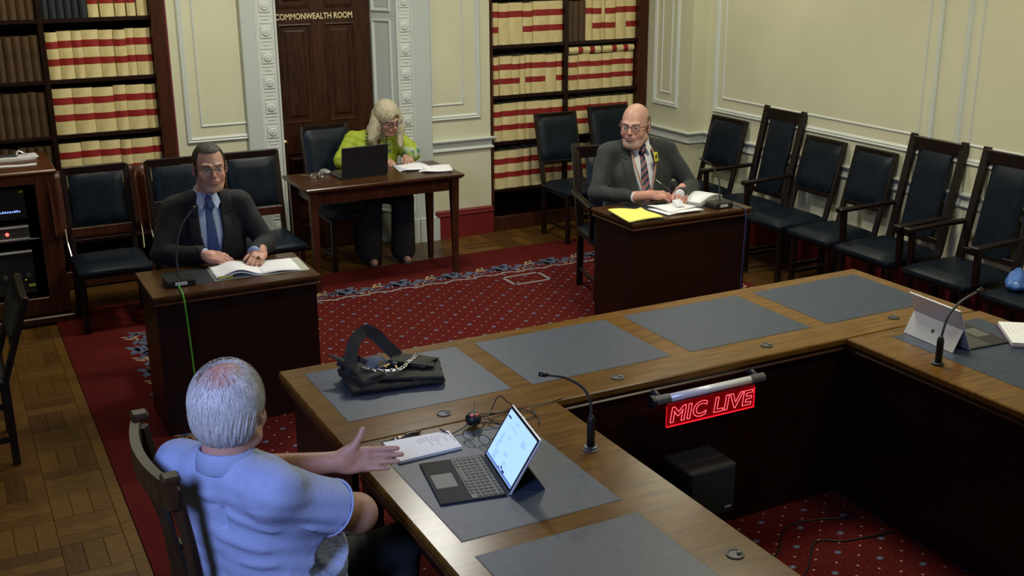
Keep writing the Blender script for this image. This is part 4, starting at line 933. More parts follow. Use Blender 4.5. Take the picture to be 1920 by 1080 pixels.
# clerk table things
t = thing('laptop', 'black laptop with lid towards the viewer on the clerk table', 'laptop', (2.685, 7.53, .7625), R(4))
MB().box(-.178, .178, .0, .235, 0, .016, .004).build('laptop_base', DGREY, t); MB().box(-.16, .16, .05, .15, .0155, .0175, .001).build('keyboard', BLACK, t)
MB().box(-.180, .180, -.006, .002, 0, .222, .003, Matrix.Translation((0, 0, .010)) @ Matrix.Rotation(R(6), 4, 'X')).build('laptop_lid', mat('laptop_lid_black', (.008, .008, .010), .45), t)
t = thing('computer_mouse', 'silver grey computer mouse left of the black laptop', 'mouse', (2.475, 7.80, .7625), R(30))
V = Vox((-.04, -.06, -.004), (.04, .06, .045), .003); V.ell((0, 0, .008), (.030, .052, .028), .005); V.rbox((0, 0, -.02), (.05, .07, .02), .001, 0, cut=True); vmesh('mouse_body', V.mesh(), mat('mouse_silver', (.30, .30, .29), .35, metal=.4), t); MB().tube([(0, .022, .034), (0, .034, .031)], .004, 8).build('scroll_wheel', BLACK, t)
for nm, x, y, rz, lab in (('document', 3.10, 7.70, -8, 'white document sheets under the left hand of the woman'), ('document', 3.24, 7.56, -28, 'fanned white documents at the right corner of the clerk table')):
    t = thing(nm, lab, 'papers', (x, y, .7625), R(rz), None)
    for k in range(3): q_ = MB().grid(lambda u, v: ((u-.5)*.21, (v-.5)*.29*(.8), .003+.006*k+.003*math.sin(5*u+2*v+k)), 6, 6, .0035).build('paper_sheet', PAPER, t, True); q_.location = (.012*k, -.012*k, 0); q_.rotation_euler = (0, 0, R(5*k))
# equipment cabinet
t = thing('equipment_cabinet', 'open fronted wooden cabinet with recording equipment at the left edge', 'cabinet', (.15, 7.95, 0))
def cbx(nm, m, *a, b=.004): return MB().box(*a, b=b).build(nm, m, t)
cbx('cabinet_top', mat('cabinet_top_wood', (0.072, 0.0216, 0.0072), .3, (0.114, 0.0372, 0.0108), 5, (1, 9, 3)), -.55, .485, -.36, .37, .985, 1.012, b=.008)
cbx('side_panel', MAHOG2, .445, .47, -.33, .36, .06, .985); cbx('side_panel', MAHOG2, -.53, -.505, -.33, .36, .06, .985); cbx('back_panel', MAHOG, -.505, .445, .33, .36, .06, .985)
cbx('front_stile', MAHOG2, .345, .47, -.355, -.33, .06, .985); cbx('front_stile', MAHOG2, -.53, -.42, -.355, -.33, .06, .985)
cbx('front_rail', MAHOG2, -.42, .345, -.354, -.33, .925, .985); cbx('front_rail', MAHOG2, -.42, .345, -.354, -.33, .06, .175); cbx('base_ledge', MAHOG2, -.55, .49, -.385, .36, .0, .05, b=.008)
cbx('inner_shelf', MAHOG, -.5, .44, -.30, .33, .55, .565)
def unit(nm, lab, z, h, m, extra):
    u = thing(nm, lab, 'electronics', (.03, 7.66, z), 0, None); MB().box(-.40, .40, 0, .45, 0, h, .003).build('casing', m, u); extra(u, h); return u
BLUEL = mat('blue_display_glow', (.1, .2, .8), .4, emit=1.2, ecol=(.25, .4, 1)); REDL = mat('red_led_glow', (1, .05, .02), .4, emit=6, ecol=(1, .05, .04)); GRNL = mat('green_led_glow', (.4, .7, .05), .4, emit=.35, ecol=(.5, .8, .1)); YELL = mat('yellow_label', (.35, .40, .03), .5)
def f1(u, h):
    MB().box(-.34, .38, -.003, 0, .02, h-.03).build('dark_display', BLACK, u); 
    mb = MB(); r = random.Random(1)
    for k in range(12): mb.box(.355-.014*k, .365-.014*k, -.006, -.003, .045, .045+r.uniform(.006, .014))
    mb.build('display_digits', BLUEL, u); MB().box(.37, .395, -.004, -.001, h-.03, h-.018).build('label_strip', YELL, u)
unit('recorder_unit', 'black rack unit with blue display on upper shelf of cabinet', .70, .20, BLACK, f1)
def f2(u, h):
    MB().box(-.40, .40, -.010, 0, h-.012, h-.003).build('trim_line', SILV, u); MB().box(-.40, .40, -.010, 0, .0, .008).build('trim_line', SILV, u)
    MB().lathe([(.011, 0), (.011, .004), (.004, .007)], n=12, M=Matrix.Translation((.268, 0, h*.45)) @ Matrix.Rotation(R(90), 4, 'X')).build('red_indicator', REDL, u)
    for x in (.30, .335, .365): MB().box(x, x+.022, -.004, 0, h*.35, h*.6).build('button', DGREY, u)
unit('recorder_unit', 'grey recorder with glowing red light in the cabinet', .5655, .09, DGREY, f2)
def f3(u, h):
    MB().box(-.40, .40, -.012, 0, h-.012, h-.001).build('trim_line', SILV, u)
    for k, x in enumerate((.0, .12, .22, .30, .36)): MB().lathe([(.018, 0), (.016, .012), (.002, .014)], n=14, M=Matrix.Translation((x, 0, .12)) @ Matrix.Rotation(R(90), 4, 'X')).build('control_knob', DGREY, u)
    MB().box(.338, .346, -.004, 0, .09, .098).build('green_indicator', GRNL, u); MB().box(.355, .395, -.003, 0, .045, .062).build('label_strip', YELL, u)
unit('amplifier_unit', 'black amplifier with knobs and yellow label low in the cabinet', .20, .29, BLACK, f3)
for nm, lab, x, y, rz, w_, d in (('paper_stack', 'stack of white papers with a clip on the cabinet top', .42, 8.10, 4, .26, .16), ('paper_slip', 'single folded white slip at the front of the cabinet top', .42, 7.83, -3, .24, .06)):
    t = thing(nm, lab, 'papers', (x, y, 1.0125), R(rz)); n_ = 3 if w_ > .25 else 1
    for k in range(n_): MB().grid(lambda u, v: ((u-.5)*w_+.01*k, (v-.5)*d, .003+.006*k+.002*math.sin(8*u)), 8, 4, .004).build('paper_sheet', PAPER, t)
    if n_ == 3: MB().tube(smoothpath([(.02, 0, .02), (.04, .03, .045), (.07, .02, .03), (.09, .0, .022)], 4), .006, 6).build('clip', SILV, t); MB().box(-.10, .03, -.02, .05, .020, .026, .002).build('grey_card', DGREY, t)
# blue bag on right edge chair
V = Vox((-.12, -.12, -.01), (.12, .12, .13), .006); V.ell((0, 0, .045), (.075, .06, .045), .01); V.ell((.03, .03, .07), (.045, .04, .04), .02); V.ell((-.04, -.02, .03), (.05, .05, .03), .02)
g = V.xyz(); V.f += (.005*np.sin(g[0]*90)*np.sin(g[1]*80+g[2]*40)).astype(np.float32)
o = vmesh('plastic_bag', V.mesh(), mat('blue_plastic', (.05, .13, .42), .3, (.10, .22, .6), 20), None); o.location = (5.33, 4.08, .475); tag(o, 'crumpled blue plastic bag on the chair seat at the right edge', 'bag')
# loose cable on the inner floor
o = MB().tube(smoothpath([(2.45, 3.02, .008), (2.75, 3.06, .008), (2.95, 3.22, .008), (3.12, 3.21, .008), (3.25, 3.16, .008), (3.33, 3.20, .008)], 8), .004, 6).build('floor_cable', BLACK, None, True); tag(o, 'thin black cable on the patterned carpet inside the tables, nearer the sign', 'cable')
o = MB().tube(smoothpath([(2.5, 2.75, .008), (2.8, 2.92, .008), (2.98, 3.07, .008), (3.10, 3.02, .008), (3.33, 2.98, .008)], 8), .004, 6).build('floor_cable', BLACK, None, True); tag(o, 'thin black cable on the patterned carpet inside the tables, farther from the sign', 'cable')

# ================================================================ PEOPLE
SKIN = mat('skin', (.5, .3, .22), .48, vcol=True, scale=60, bump=.06, bscale=300)
def lin3(*c): return np.array(c, float)
def gauss(V, c, s): return np.exp(-((V-np.array(c))**2/(2*np.array(s)**2)).sum(1))[:, None]
def blend(C, col, w_): return C*(1-w_)+np.array(col)*w_
def head_geo(neck_to, fat=0., jaw=0., h=.0028, male=True, scale=1.):
    """head in its own frame: centre between the ears, face towards -Y. neck_to: point in that frame"""
    V = Vox((-.115, -.15, -.235), (.115, .13, .145), h)
    V.ell((0, .018, .028), (.077, .097, .092), .01).ell((0, -.028, -.022), (.062+fat*.5, .066, .080), .025)
    V.ell((0, -.040, -.078), (.046+jaw, .050, .036), .025).ell((0, -.080, -.104), (.020+jaw*.5, .014, .015), .022)
    for s in (-1, 1):
        V.ell((s*.040, -.062, -.038), (.024+fat*.3, .022, .024), .022)
        V.cone((s*.016, -.090, .020), (s*.045, -.078, .024), .009, .007, .014)
        V.cone((s*.055, -.0, -.07), (s*.03, -.07, -.098), .018+fat*.5, .016, .02)
    V.ell((-.031, -.101, .002), (.019, .016, .013), .012, cut=True).ell((.031, -.101, .002), (.019, .016, .013), .012, cut=True)
    for s in (-1, 1): V.ell((s*.031, -.078, .001), (.0145, .0125, .0125), .003)
    V.cone((0, -.088, .014), (0, -.112, -.024), .0070, .0105, .010).ell((0, -.114, -.027), (.0105, .010, .009), .006)
    for s in (-1, 1): V.ell((s*.0115, -.104, -.030), (.0075, .009, .0068), .005)
    V.ell((0, -.092, -.060), (.030, .014, .020), .014).ell((0, -.1035, -.0545), (.021, .0065, .0052), .004).ell((0, -.1025, -.0655), (.018, .0068, .0058), .004)
    V.rbox((0, -.112, -.0600), (.022, .010, .0011), .0005, .002, cut=True)
    if fat > .008: V.ell((0, -.045, -.108), (.050, .050, .024), .03)
    for s in (-1, 1):
        Re = Matrix.Rotation(R(s*22), 3, 'Z') @ Matrix.Rotation(R(-10), 3, 'X')
        V.ell((s*.081, .010, -.004), (.008, .019, .032), .006, Re).ell((s*.090, .006, .002), (.006, .011, .019), .004, Re, cut=True).ell((s*.080, .002, -.030), (.007, .009, .009), .005)
    n0 = np.array((0, .028, -.055)); n1 = np.array(neck_to, float)
    V.cone(n0, n1, .052+fat*.6, .058+fat, .025)
    return V
def head_color(skin, brow=(.2, .14, .1), stub=0., stubc=(.25, .22, .2), lip=(.42, .16, .13), browh=1., goatee=0, bald=0):
    def fn(V):
        C = np.tile(np.array(skin), (len(V), 1))
        for s in (-1, 1): C = blend(C, (skin[0]*1.06, skin[1]*.78, skin[2]*.75), .55*gauss(V, (s*.042, -.08, -.032), (.02, .03, .018)))
        C = blend(C, (skin[0]*1.05, skin[1]*.76, skin[2]*.72), .55*gauss(V, (0, -.117, -.025), (.014, .014, .012)))
        C = blend(C, lip, np.clip(1.4*gauss(V, (0, -.106, -.060), (.016, .012, .0075)), 0, .85))
        for s in (-1, 1):
            C = blend(C, brow, np.clip(browh*1.6*gauss(V, (s*.032, -.094, .024), (.014, .012, .0042)), 0, .85))
            C = blend(C, (skin[0]*.6, skin[1]*.5, skin[2]*.5), .5*gauss(V, (s*.031, -.09, .002), (.016, .012, .008)))
        if stub: C = blend(C, stubc, stub*np.clip(gauss(V, (0, -.07, -.085), (.05, .045, .026))-.2*gauss(V, (0, -.106, -.06), (.014, .01, .008)), 0, 1))
        if goatee: C = blend(C, stubc, np.clip(goatee*1.5*gauss(V, (0, -.10, -.092), (.022, .03, .019)), 0, .9)); C = blend(C, stubc, np.clip(goatee*.6*gauss(V, (0, -.11, -.047), (.02, .012, .005)), 0, .7))
        if bald: C = blend(C, (skin[0]*1.05, skin[1]*.72, skin[2]*.70), bald*gauss(V, (0, .03, .12), (.045, .045, .03)))
        return C
    return fn
def hand_geo(wrist, u, n, side, curl=(.3, .35, .4, .45), thumb=(.7, .35), fore=None, fr=(.026, .040), h=.0026, size=1., spread=.06):
    """hand in world/local coords. u finger direction, n back-of-hand direction, side +1 when thumb lies along cross(n,u)"""
    u = np.array(u, float); u /= np.linalg.norm(u); n = np.array(n, float); n -= u*(n@u); n /= np.linalg.norm(n); s = np.cross(n, u)*side; wr = np.array(wrist, float); Z = size
    def P(a, b_, c): return wr+(u*a+s*b_+n*c)*Z
    ex = [P(-.04, 0, 0), P(.20, .07, .05), P(.2, -.07, -.1), P(.05, .12, -.08), P(0, -.06, .04)]
    if fore is not None: ex.append(np.array(fore, float))
    ex = np.array(ex); V = Vox(ex.min(0)-.035, ex.max(0)+.035, h)
    Rm = np.array([u, s, n]).T
    V.rbox(P(.048, .002, 0), (.046*Z, .037*Z, .0125*Z), .012*Z, .012, Rm)
    V.ell(P(.030, .022, -.008), (.030*Z, .018*Z, .014*Z), .012, Rm).ell(P(.03, -.026, -.008), (.034*Z, .013*Z, .012*Z), .012, Rm)
    V.cone(P(-.02, 0, 0), P(.02, 0, 0), .024*Z, .022*Z, .015)
    base = ((.088, .028), (.092, .0095), (.088, -.0095), (.080, -.027)); ln = ((.040, .025, .020), (.044, .028, .021), (.041, .026, .020), (.032, .020, .018)); rad = (.0104, .0106, .0102, .0090)
    for i in range(4):
        p = P(base[i][0]-.012, base[i][1], 0); ang = 0; sp = (1.5-i)*spread; r_ = rad[i]*Z
        for k in range(3):
            ang += curl[i]*(.8, 1.1, .8)[k]
            d = (u*math.cos(sp)+s*math.sin(sp))*math.cos(ang)-n*math.sin(ang); L_ = (ln[i][k]+(.012 if k == 0 else 0))*Z
            q = p+d*L_; V.cone(p, q, r_, r_*.90, .003 if k else .006); p = q; r_ *= .90
    t0 = P(.012, .022, -.006); a = thumb[0]; d = u*math.cos(a)*1+s*math.sin(a)-n*.25; d /= np.linalg.norm(d); t1 = t0+d*.042*Z
    a2 = a-thumb[1]; d2 = u*math.cos(a2)+s*math.sin(a2)-n*.2; d2 /= np.linalg.norm(d2); t2 = t1+d2*.030*Z; a3 = a2-thumb[1]*.5; d3 = u*math.cos(a3)+s*math.sin(a3)-n*.15; d3 /= np.linalg.norm(d3); t3 = t2+d3*.022*Z
    V.cone(t0, t1, .018*Z, .0130*Z, .012).cone(t1, t2, .0125*Z, .0112*Z, .004).cone(t2, t3, .0114*Z, .0090*Z, .004)
    if fore is not None: V.cone(P(0, 0, 0), fore, fr[0], fr[1], .015, (1, 1, 1))
    else: V.cone(P(0, 0, 0), P(-.05, 0, 0), .023*Z, .026*Z, .012)
    return V.mesh()
def xf(VF, M):
    V, F = VF; A = np.array(M.to_3x3()); return V @ A.T+np.array(M.translation), F
def person(label, loc, yaw):
    return thing('person', label, 'person', loc, R(yaw))
def head_matrix(c, yaw, pitch, roll=0, scale=1.): return Matrix.Translation(c) @ Euler((0, 0, R(yaw))).to_matrix().to_4x4() @ Euler((R(pitch), 0, 0)).to_matrix().to_4x4() @ Euler((0, R(roll), 0)).to_matrix().to_4x4() @ Matrix.Scale(scale, 4)
def eyes(root, HM, look=(0, 0), iris=(.04, .05, .06), closed=0):
    for s in (-1, 1):
        c = HM @ Vector((s*.031, -.0795, .0015)); mb = MB()
        A = HM.to_3x3().to_4x4()
        v = []; n = 12; m_ = 8; f = []
        for i in range(m_+1):
            th = math.pi*i/m_
            for k in range(n): ph = 2*math.pi*k/n; v.append(c+A @ Vector((.0122*math.sin(th)*math.cos(ph), -.0122*math.cos(th), .0108*math.sin(th)*math.sin(ph))))
        f = [(i*n+k, i*n+(k+1) % n, (i+1)*n+(k+1) % n, (i+1)*n+k) for i in range(m_) for k in range(n)]
        e = MB().add(v, f).build('eye', mat('eye_white', (.28, .25, .22), .3), root, True)
        d = Vector((look[0], -1, look[1])).normalized(); cc = c+A @ (d*.0117)
        u = A @ d.cross(Vector((0, 0, 1))).normalized(); w_ = (A @ d).normalized().cross(u.normalized()).normalized(); u = u.normalized()
        mb = MB(); mb.add([cc+(A @ d).normalized()*.0012]+[cc+u*.0066*math.cos(a)+w_*.0060*math.sin(a) for a in [2*math.pi*k/12 for k in range(12)]], [(0, 1+k, 1+(k+1) % 12) for k in range(12)]); mb.build('iris', mat('iris_dark', iris, .25), e, fix=False)
def glasses(root, HM, m, wire=.0012, w_=.026, hgt=.017, square=4, z=0.0, dy=-.104, half=False):
    g = None; mb = MB()
    for s in (-1, 1):
        ring = []
        for k in range(20):
            a = 2*math.pi*k/20; c, q = math.cos(a), math.sin(a); rr = (abs(c)**square+abs(q)**square)**(-1/square)
            x = s*.0325+w_*c*rr*.95; ring.append(HM @ Vector((x, dy+.010*(abs(x)/.06)**2, z+hgt*q*rr*.95)))
        if half: mb.tube(ring[0:11], wire, 6)
        else: mb.tube(ring, wire, 6, True)
        x = s*(.0325+w_*.93); mb.tube(smoothpath([HM @ Vector(p) for p in ((x, dy+.008, z+.006), (s*.074, dy+.018, z+.006), (s*.083, -.03, z+.004), (s*.086, .006, z+.003), (s*.083, .030, z-.012))], 4), wire*1.25, 6)
    mb.tube([HM @ Vector(p) for p in ((-.0325+w_*.9-.0, dy, z+.004), (0, dy-.003, z+.008), (.0325-w_*.9, dy, z+.004))], wire, 6)
    g = mb.build('eyeglasses', m, root, True)
    for s in (-1, 1):
        ring = []
        for k in range(20):
            a = 2*math.pi*k/20; c, q = math.cos(a), math.sin(a); rr = (abs(c)**square+abs(q)**square)**(-1/square)
            x = s*.0325+w_*c*rr*.94; ring.append((x, dy+.010*(abs(x)/.06)**2, z+hgt*q*rr*.94))
        v = [HM @ Vector(p) for p in ring]+[HM @ Vector((p[0], p[1]+.0008, p[2])) for p in ring]
        MB().add(v, [tuple(range(20)), tuple(range(20, 40))[::-1]]+[(k, (k+1) % 20, 20+(k+1) % 20, 20+k) for k in range(20)]).build('lens', GLASS, g)
def suit_person(P):
    """seated, clothed in shirt, tie, jacket, trousers. All points local: front -Y"""
    root = person(P['label'], (*P['xy'], 0), P['yaw']); yaw = R(P['yaw']); LM = Matrix.Translation((*P['xy'], 0)) @ Matrix.Rotation(yaw, 4, 'Z'); IM = LM.inverted()
    L = lambda p: tuple(IM @ Vector(p)); D = lambda d: tuple(IM.to_3x3() @ Vector(d))
    hc = Vector(L(P['head'])); HM = head_matrix(hc, P['hyaw']-P['yaw'], P['hpitch'], P.get('hroll', 0), P.get('hscale', 1)); IH = HM.inverted()
    sz = P['sz']; sw = P['sw']; ly = P.get('lean', 0); wd = P['wd']; dp = P['dp']
    neck = Vector((0, ly+.02, sz+.035))
    g = head_geo(tuple(IH @ neck), P.get('fat', 0), P.get('jaw', 0)).mesh(); colf = head_color(**P['hcol'])
    CV = colf(g[0]); hd = xf(g, HM)
    parts = [hd]; cols = [CV]
    for hnd in P['hands']:
        q = hand_geo(L(hnd['w']), D(hnd['u']), D(hnd['n']), hnd['side'], hnd.get('curl', (.4, .45, .5, .55)), hnd.get('thumb', (.6, .3)), h=.003, size=hnd.get('size', 1.0), fore=L(hnd['fore']) if 'fore' in hnd else tuple(Vector(P['wrR' if hnd['side'] > 0 else 'wrL']).lerp(Vector(P['elR' if hnd['side'] > 0 else 'elL']), .3)), fr=hnd.get('fr', (.023, .028)))
        parts.append(q); sk_ = np.array(P['hcol']['skin'])*np.array((1, .9, .88)); cols.append(np.tile(sk_, (len(q[0]), 1)))
    V = Vox((-sw-.2, -.62, .46), (sw+.2, .2, sz+.06), .014); V.cone((0, .03, .55), (0, ly*.6+.03, .80), .08, .08, .02).cone((0, ly+.03, .8), (0, ly+.03, sz-.08), .07, .05, .02).cone((-sw+.03, ly+.02, sz-.05), (sw-.03, ly+.02, sz-.05), .03, .03, .02).cone((0, ly+.03, sz-.06), tuple(neck), .035, .040, .02)
    for s, e, w_ in ((-1, P['elR'], P['wrR']), (1, P['elL'], P['wrL'])): V.cone((s*(sw-.02), ly+.02, sz-.05), e, .036, .034, .01).cone(e, w_, .034, .024, .01)
    q = V.mesh(); parts.append(q); cols.append(np.tile(np.array(P['hcol']['skin']), (len(q[0]), 1)))
    body = vmesh('body', join(parts), SKIN, root, np.concatenate(cols))
    eyes(root, HM, P.get('look', (0, 0)))
    def torso(V, g_=0):
        V.cone((0, .03, .50), (0, ly*.6+.01, .76), wd+.0+g_, wd*.98+g_, .02, (1, wd/dp, 1)).ell((0, ly+.012, sz-.205), (wd*.99+g_, dp*.98+g_, .200+g_), .06)
        V.cone((-sw+.03, ly+.02, sz-.035), (sw-.03, ly+.02, sz-.035), .062+g_, .062+g_, .05).cone((-.05, ly+.02, sz-.0), (.05, ly+.02, sz-.0), .052+g_, .052+g_, .06)
        for s in (-1, 1): V.cone((s*.04, ly+.02, sz+.02), (s*(sw-.02), ly+.02, sz-.025), .035+g_, .052+g_, .04)
        if P.get('belly'): V.ell((0, ly*.5-.05, .70), (wd*.9, dp*1.05, .17), .06)
    def arms(V, g_=0):
        for s, e, w_ in ((-1, P['elR'], P['wrR']), (1, P['elL'], P['wrL'])):
            sh = (s*sw, ly+.02, sz-.045); V.cone(sh, e, .064+g_, .056+g_, .035).cone(e, w_, .055+g_, .040+g_, .012)
    # jacket
    V = Vox((-sw-.22, -.62, .42), (sw+.22, .24, sz+.12), .007); torso(V); arms(V)
    g_ = V.xyz(); X, Yc, Z = g_
    base = V.f.copy()
    V.f += (.0032*np.sin(Z*31+X*17+Yc*12)*np.sin(X*23-Yc*27+Z*9)).astype(np.float32)*(np.abs(X) > .10)
    zv = P.get('vbot', .62); wv = P.get('vslope', .30)
    vw = np.clip((Z-zv)*wv, 0, P.get('vmax', .062)); front = Yc-(ly-.0)
    lap = np.maximum(np.maximum(base-.007, np.abs(X)-(vw+.020+.040*np.clip((Z-zv)/.25, 0, 1))), front); lap = np.maximum(lap, -(Z-zv))
    lapnotch = np.maximum(np.abs(Z-(sz-.075)-.25*(np.abs(X)-.08))-.0045, -(np.abs(X)-(vw+.020)))
    lap = np.maximum(lap, -lapnotch)
    V.f = np.minimum(V.f, lap.astype(np.float32))
    cutv = np.maximum(np.abs(X)-vw, front); V.f = np.maximum(V.f, -cutv.astype(np.float32))
    V.cone((0, ly+.02, sz), tuple(neck+Vector((0, -.0, .13))), .063+P.get('fat', 0), .070+P.get('fat', 0), .01, cut=True)
    # collar of the jacket, a band round the neck
    V2 = Vox((-.13, ly-.12, sz-.04), (.13, ly+.16, sz+.09), .004); V2.cone((0, ly+.028, sz-.06), (0, ly+.012, sz+.052), .098+P.get('fat', 0), .070+P.get('fat', 0), .0, (1, 1.05, 1)); V2.cone((0, ly+.028, sz-.08), (0, ly+.012, sz+.09), .092+P.get('fat', 0), .058+P.get('fat', 0), .0, (1, 1.05, 1), cut=True)
    a, b_, c = V2.xyz(); V2.f = np.maximum(V2.f, -(b_-(ly-.015)+0*a+0*c).astype(np.float32)); V2.f = np.maximum(V2.f, (c-(sz+.060)+0*a+0*b_).astype(np.float32)); V2.f = np.maximum(V2.f, ((sz-.03)-c+0*a+0*b_).astype(np.float32))
    for e, w_ in ((P['elR'], P['wrR']), (P['elL'], P['wrL'])):
        e = np.array(e); w_ = np.array(w_); d = (w_-e)/np.linalg.norm(w_-e); dd = (X-w_[0])*d[0]+(Yc-w_[1])*d[1]+(Z-w_[2])*d[2]-.012
        near = (np.sqrt((X-w_[0])**2+(Yc-w_[1])**2+(Z-w_[2])**2) < .09); V.f = np.where(near, np.maximum(V.f, dd), V.f)
    jk = vmesh('jacket', join([V.mesh(), V2.mesh()]), P['jm'], root)
    if P.get('buttons', 1):
        zb = zv-.015; mb = MB().lathe([(.010, 0), (.009, .004), (.002, .005)], n=12, M=Matrix.Translation((.012, ly*.6-dp-.006, zb)) @ Matrix.Rotation(R(90), 4, 'X')); mb.build('button', BLACK, jk)
    # shirt
    V = Vox((-.15, ly-.30, zv-.06), (.15, ly+.20, sz+.05), .005); torso(V, -.012); a, b_, c = V.xyz(); V.f = np.maximum(V.f, (b_-(ly+.0)+0*a+0*c).astype(np.float32)); V.f = np.maximum(V.f, (zv-.05-c+0*a+0*b_).astype(np.float32)); V.f = np.maximum(V.f, (c-(sz+.004)+0*a+0*b_).astype(np.float32))
    V.cone((0, ly+.02, sz-.01), tuple(neck+Vector((0, 0, .15))), .052+P.get('fat', 0), .06+P.get('fat', 0), .008, cut=True)
    C2 = Vox((-.15, ly-.16, sz-.05), (.15, ly+.14, sz+.11), .0034); ft = P.get('fat', 0); n0 = Vector((0, ly+.012, sz-.03)); n1 = n0.lerp(hc, .55) if False else Vector((0, ly+.0, sz+.066))
    ax_ = (HM @ Vector((0, .028, -.055)))-neck; ax_.normalize(); n0 = neck-ax_*.06; n1 = neck+ax_*.038; C2.cone(n0, n1, .076+ft, .0635+ft*.8, .0); C2.cone(n0-ax_*.02, n1+ax_*.03, .0735+ft, .0560+ft*.8, .0, cut=True); a, b_, c = C2.xyz()
    tilt = (c-(sz+.062)-.30*(b_-ly)); C2.f = np.maximum(C2.f, (tilt+0*a).astype(np.float32)); C2.f = np.maximum(C2.f, (sz-.02-c+.35*(b_-ly)-.02+0*a).astype(np.float32))
    gap = np.maximum(np.abs(a)-np.clip((sz+.03-c)*.0+.004, .002, .02), b_-ly); C2.f = np.maximum(C2.f, -gap.astype(np.float32))
    sh = vmesh('shirt', join([V.mesh(), C2.mesh()]), P['sm'], root)
    cl = MB()
    for s in (-1, 1):
        yb = ly-.062-ft; v = [Vector((s*.004, yb-.006, sz+.034)), Vector((s*.048, yb+.026, sz+.046)), Vector((s*.064, yb+.010, sz-.000)), Vector((s*.040, yb-.022, sz-.034))]
        n_ = Vector((s*.35, -.9, .2)).normalized()*.004; cl.add([p for p in v]+[p+n_ for p in v], [(0, 1, 2, 3), (4, 7, 6, 5), (0, 4, 5, 1), (1, 5, 6, 2), (2, 6, 7, 3), (3, 7, 4, 0)])
    cl.build('collar_points', P['sm'], sh)
    for e, w_ in ((P['elR'], P['wrR']), (P['elL'], P['wrL'])):
        e = Vector(e); w_ = Vector(w_); d = (w_-e).normalized(); MB().tube([w_-d*.03, w_+d*.022, w_+d*.026, w_+d*.022], [.0335, .0335, .031, .028], 18).build('shirt_cuff', P['sm'], sh, True)
    # tie
    V = Vox((-.06, ly-.32, zv-.03), (.06, ly-.0, sz+.05), .0035); torso(V, -.012); a, b_, c = V.xyz(); V.f -= .006
    wt = .014+.018*np.clip((sz-.0-c)/.25, 0, 1); V.f = np.maximum(V.f, (np.abs(a)-wt+0*b_).astype(np.float32)); V.f = np.maximum(V.f, (c-(sz-.02)+0*a+0*b_).astype(np.float32)); V.f = np.maximum(V.f, (zv-.02-c+0*a+0*b_).astype(np.float32)); V.f = np.maximum(V.f, (b_-(ly-.01)+0*a+0*c).astype(np.float32))
    V.cone((0, ly-.076-ft, sz+.020), (0, ly-.090-ft, sz-.020), .021, .013, .004, (1, 1.4, 1))
    vmesh('tie', V.mesh(), P['tm'], root)
    # trousers and shoes
    V = Vox((-.30, -.60, -.0), (.30, .22, .68), .012); V.ell((0, .03, .53), (wd+.01, .15, .11), .03)
    for s in (-1, 1):
        kn = (s*.12, -.40, .50); V.cone((s*.09, .02, .53), kn, .088, .066, .03).cone(kn, (s*.11, -.36, .11), .064, .052, .02)
    vmesh('trousers', V.mesh(), P['pm'], root)
    for s in (-1, 1):
        V = Vox((s*.11-.07, -.56, 0), (s*.11+.07, -.24, .14), .008); V.cone((s*.11, -.33, .05), (s*.115, -.48, .038), .043, .038, .02).cone((s*.11, -.34, .06), (s*.11, -.36, .12), .04, .042, .02).rbox((s*.11, -.40, -.012), (.09, .2, .020), .001, 0, cut=True); vmesh('shoe', V.mesh(), BLACK, root)
    return root, HM, L, D
def cran(V, off=.0, sc=1.): # hair shell field base around the skull
    V.ell((0, .018, .028), ((.077+off), (.097+off), (.092+off)), .01).ell((0, .03, -.02), (.068+off, .070+off, .07), .03)
def hair(root, HM, m, off, keep, name='hair', h=.003, noise=.002, freq=(180, 60), extra=None):
    V = Vox((-.125, -.14, -.14), (.125, .14, .155), h); cran(V, off); 
    a, b_, c = V.xyz(); an = np.arctan2(a, b_); V.f += (noise*np.sin(an*freq[0]*.35+4*np.sin(c*freq[1]))+noise*.6*np.sin(an*31+c*90)).astype(np.float32)
    if extra: extra(V)
    k = keep(a, b_, c); V.f = np.maximum(V.f, k.astype(np.float32))
    vf = V.mesh(); return vmesh(name, xf(vf, HM), m, root)

WSK = (.46, .25, .185)
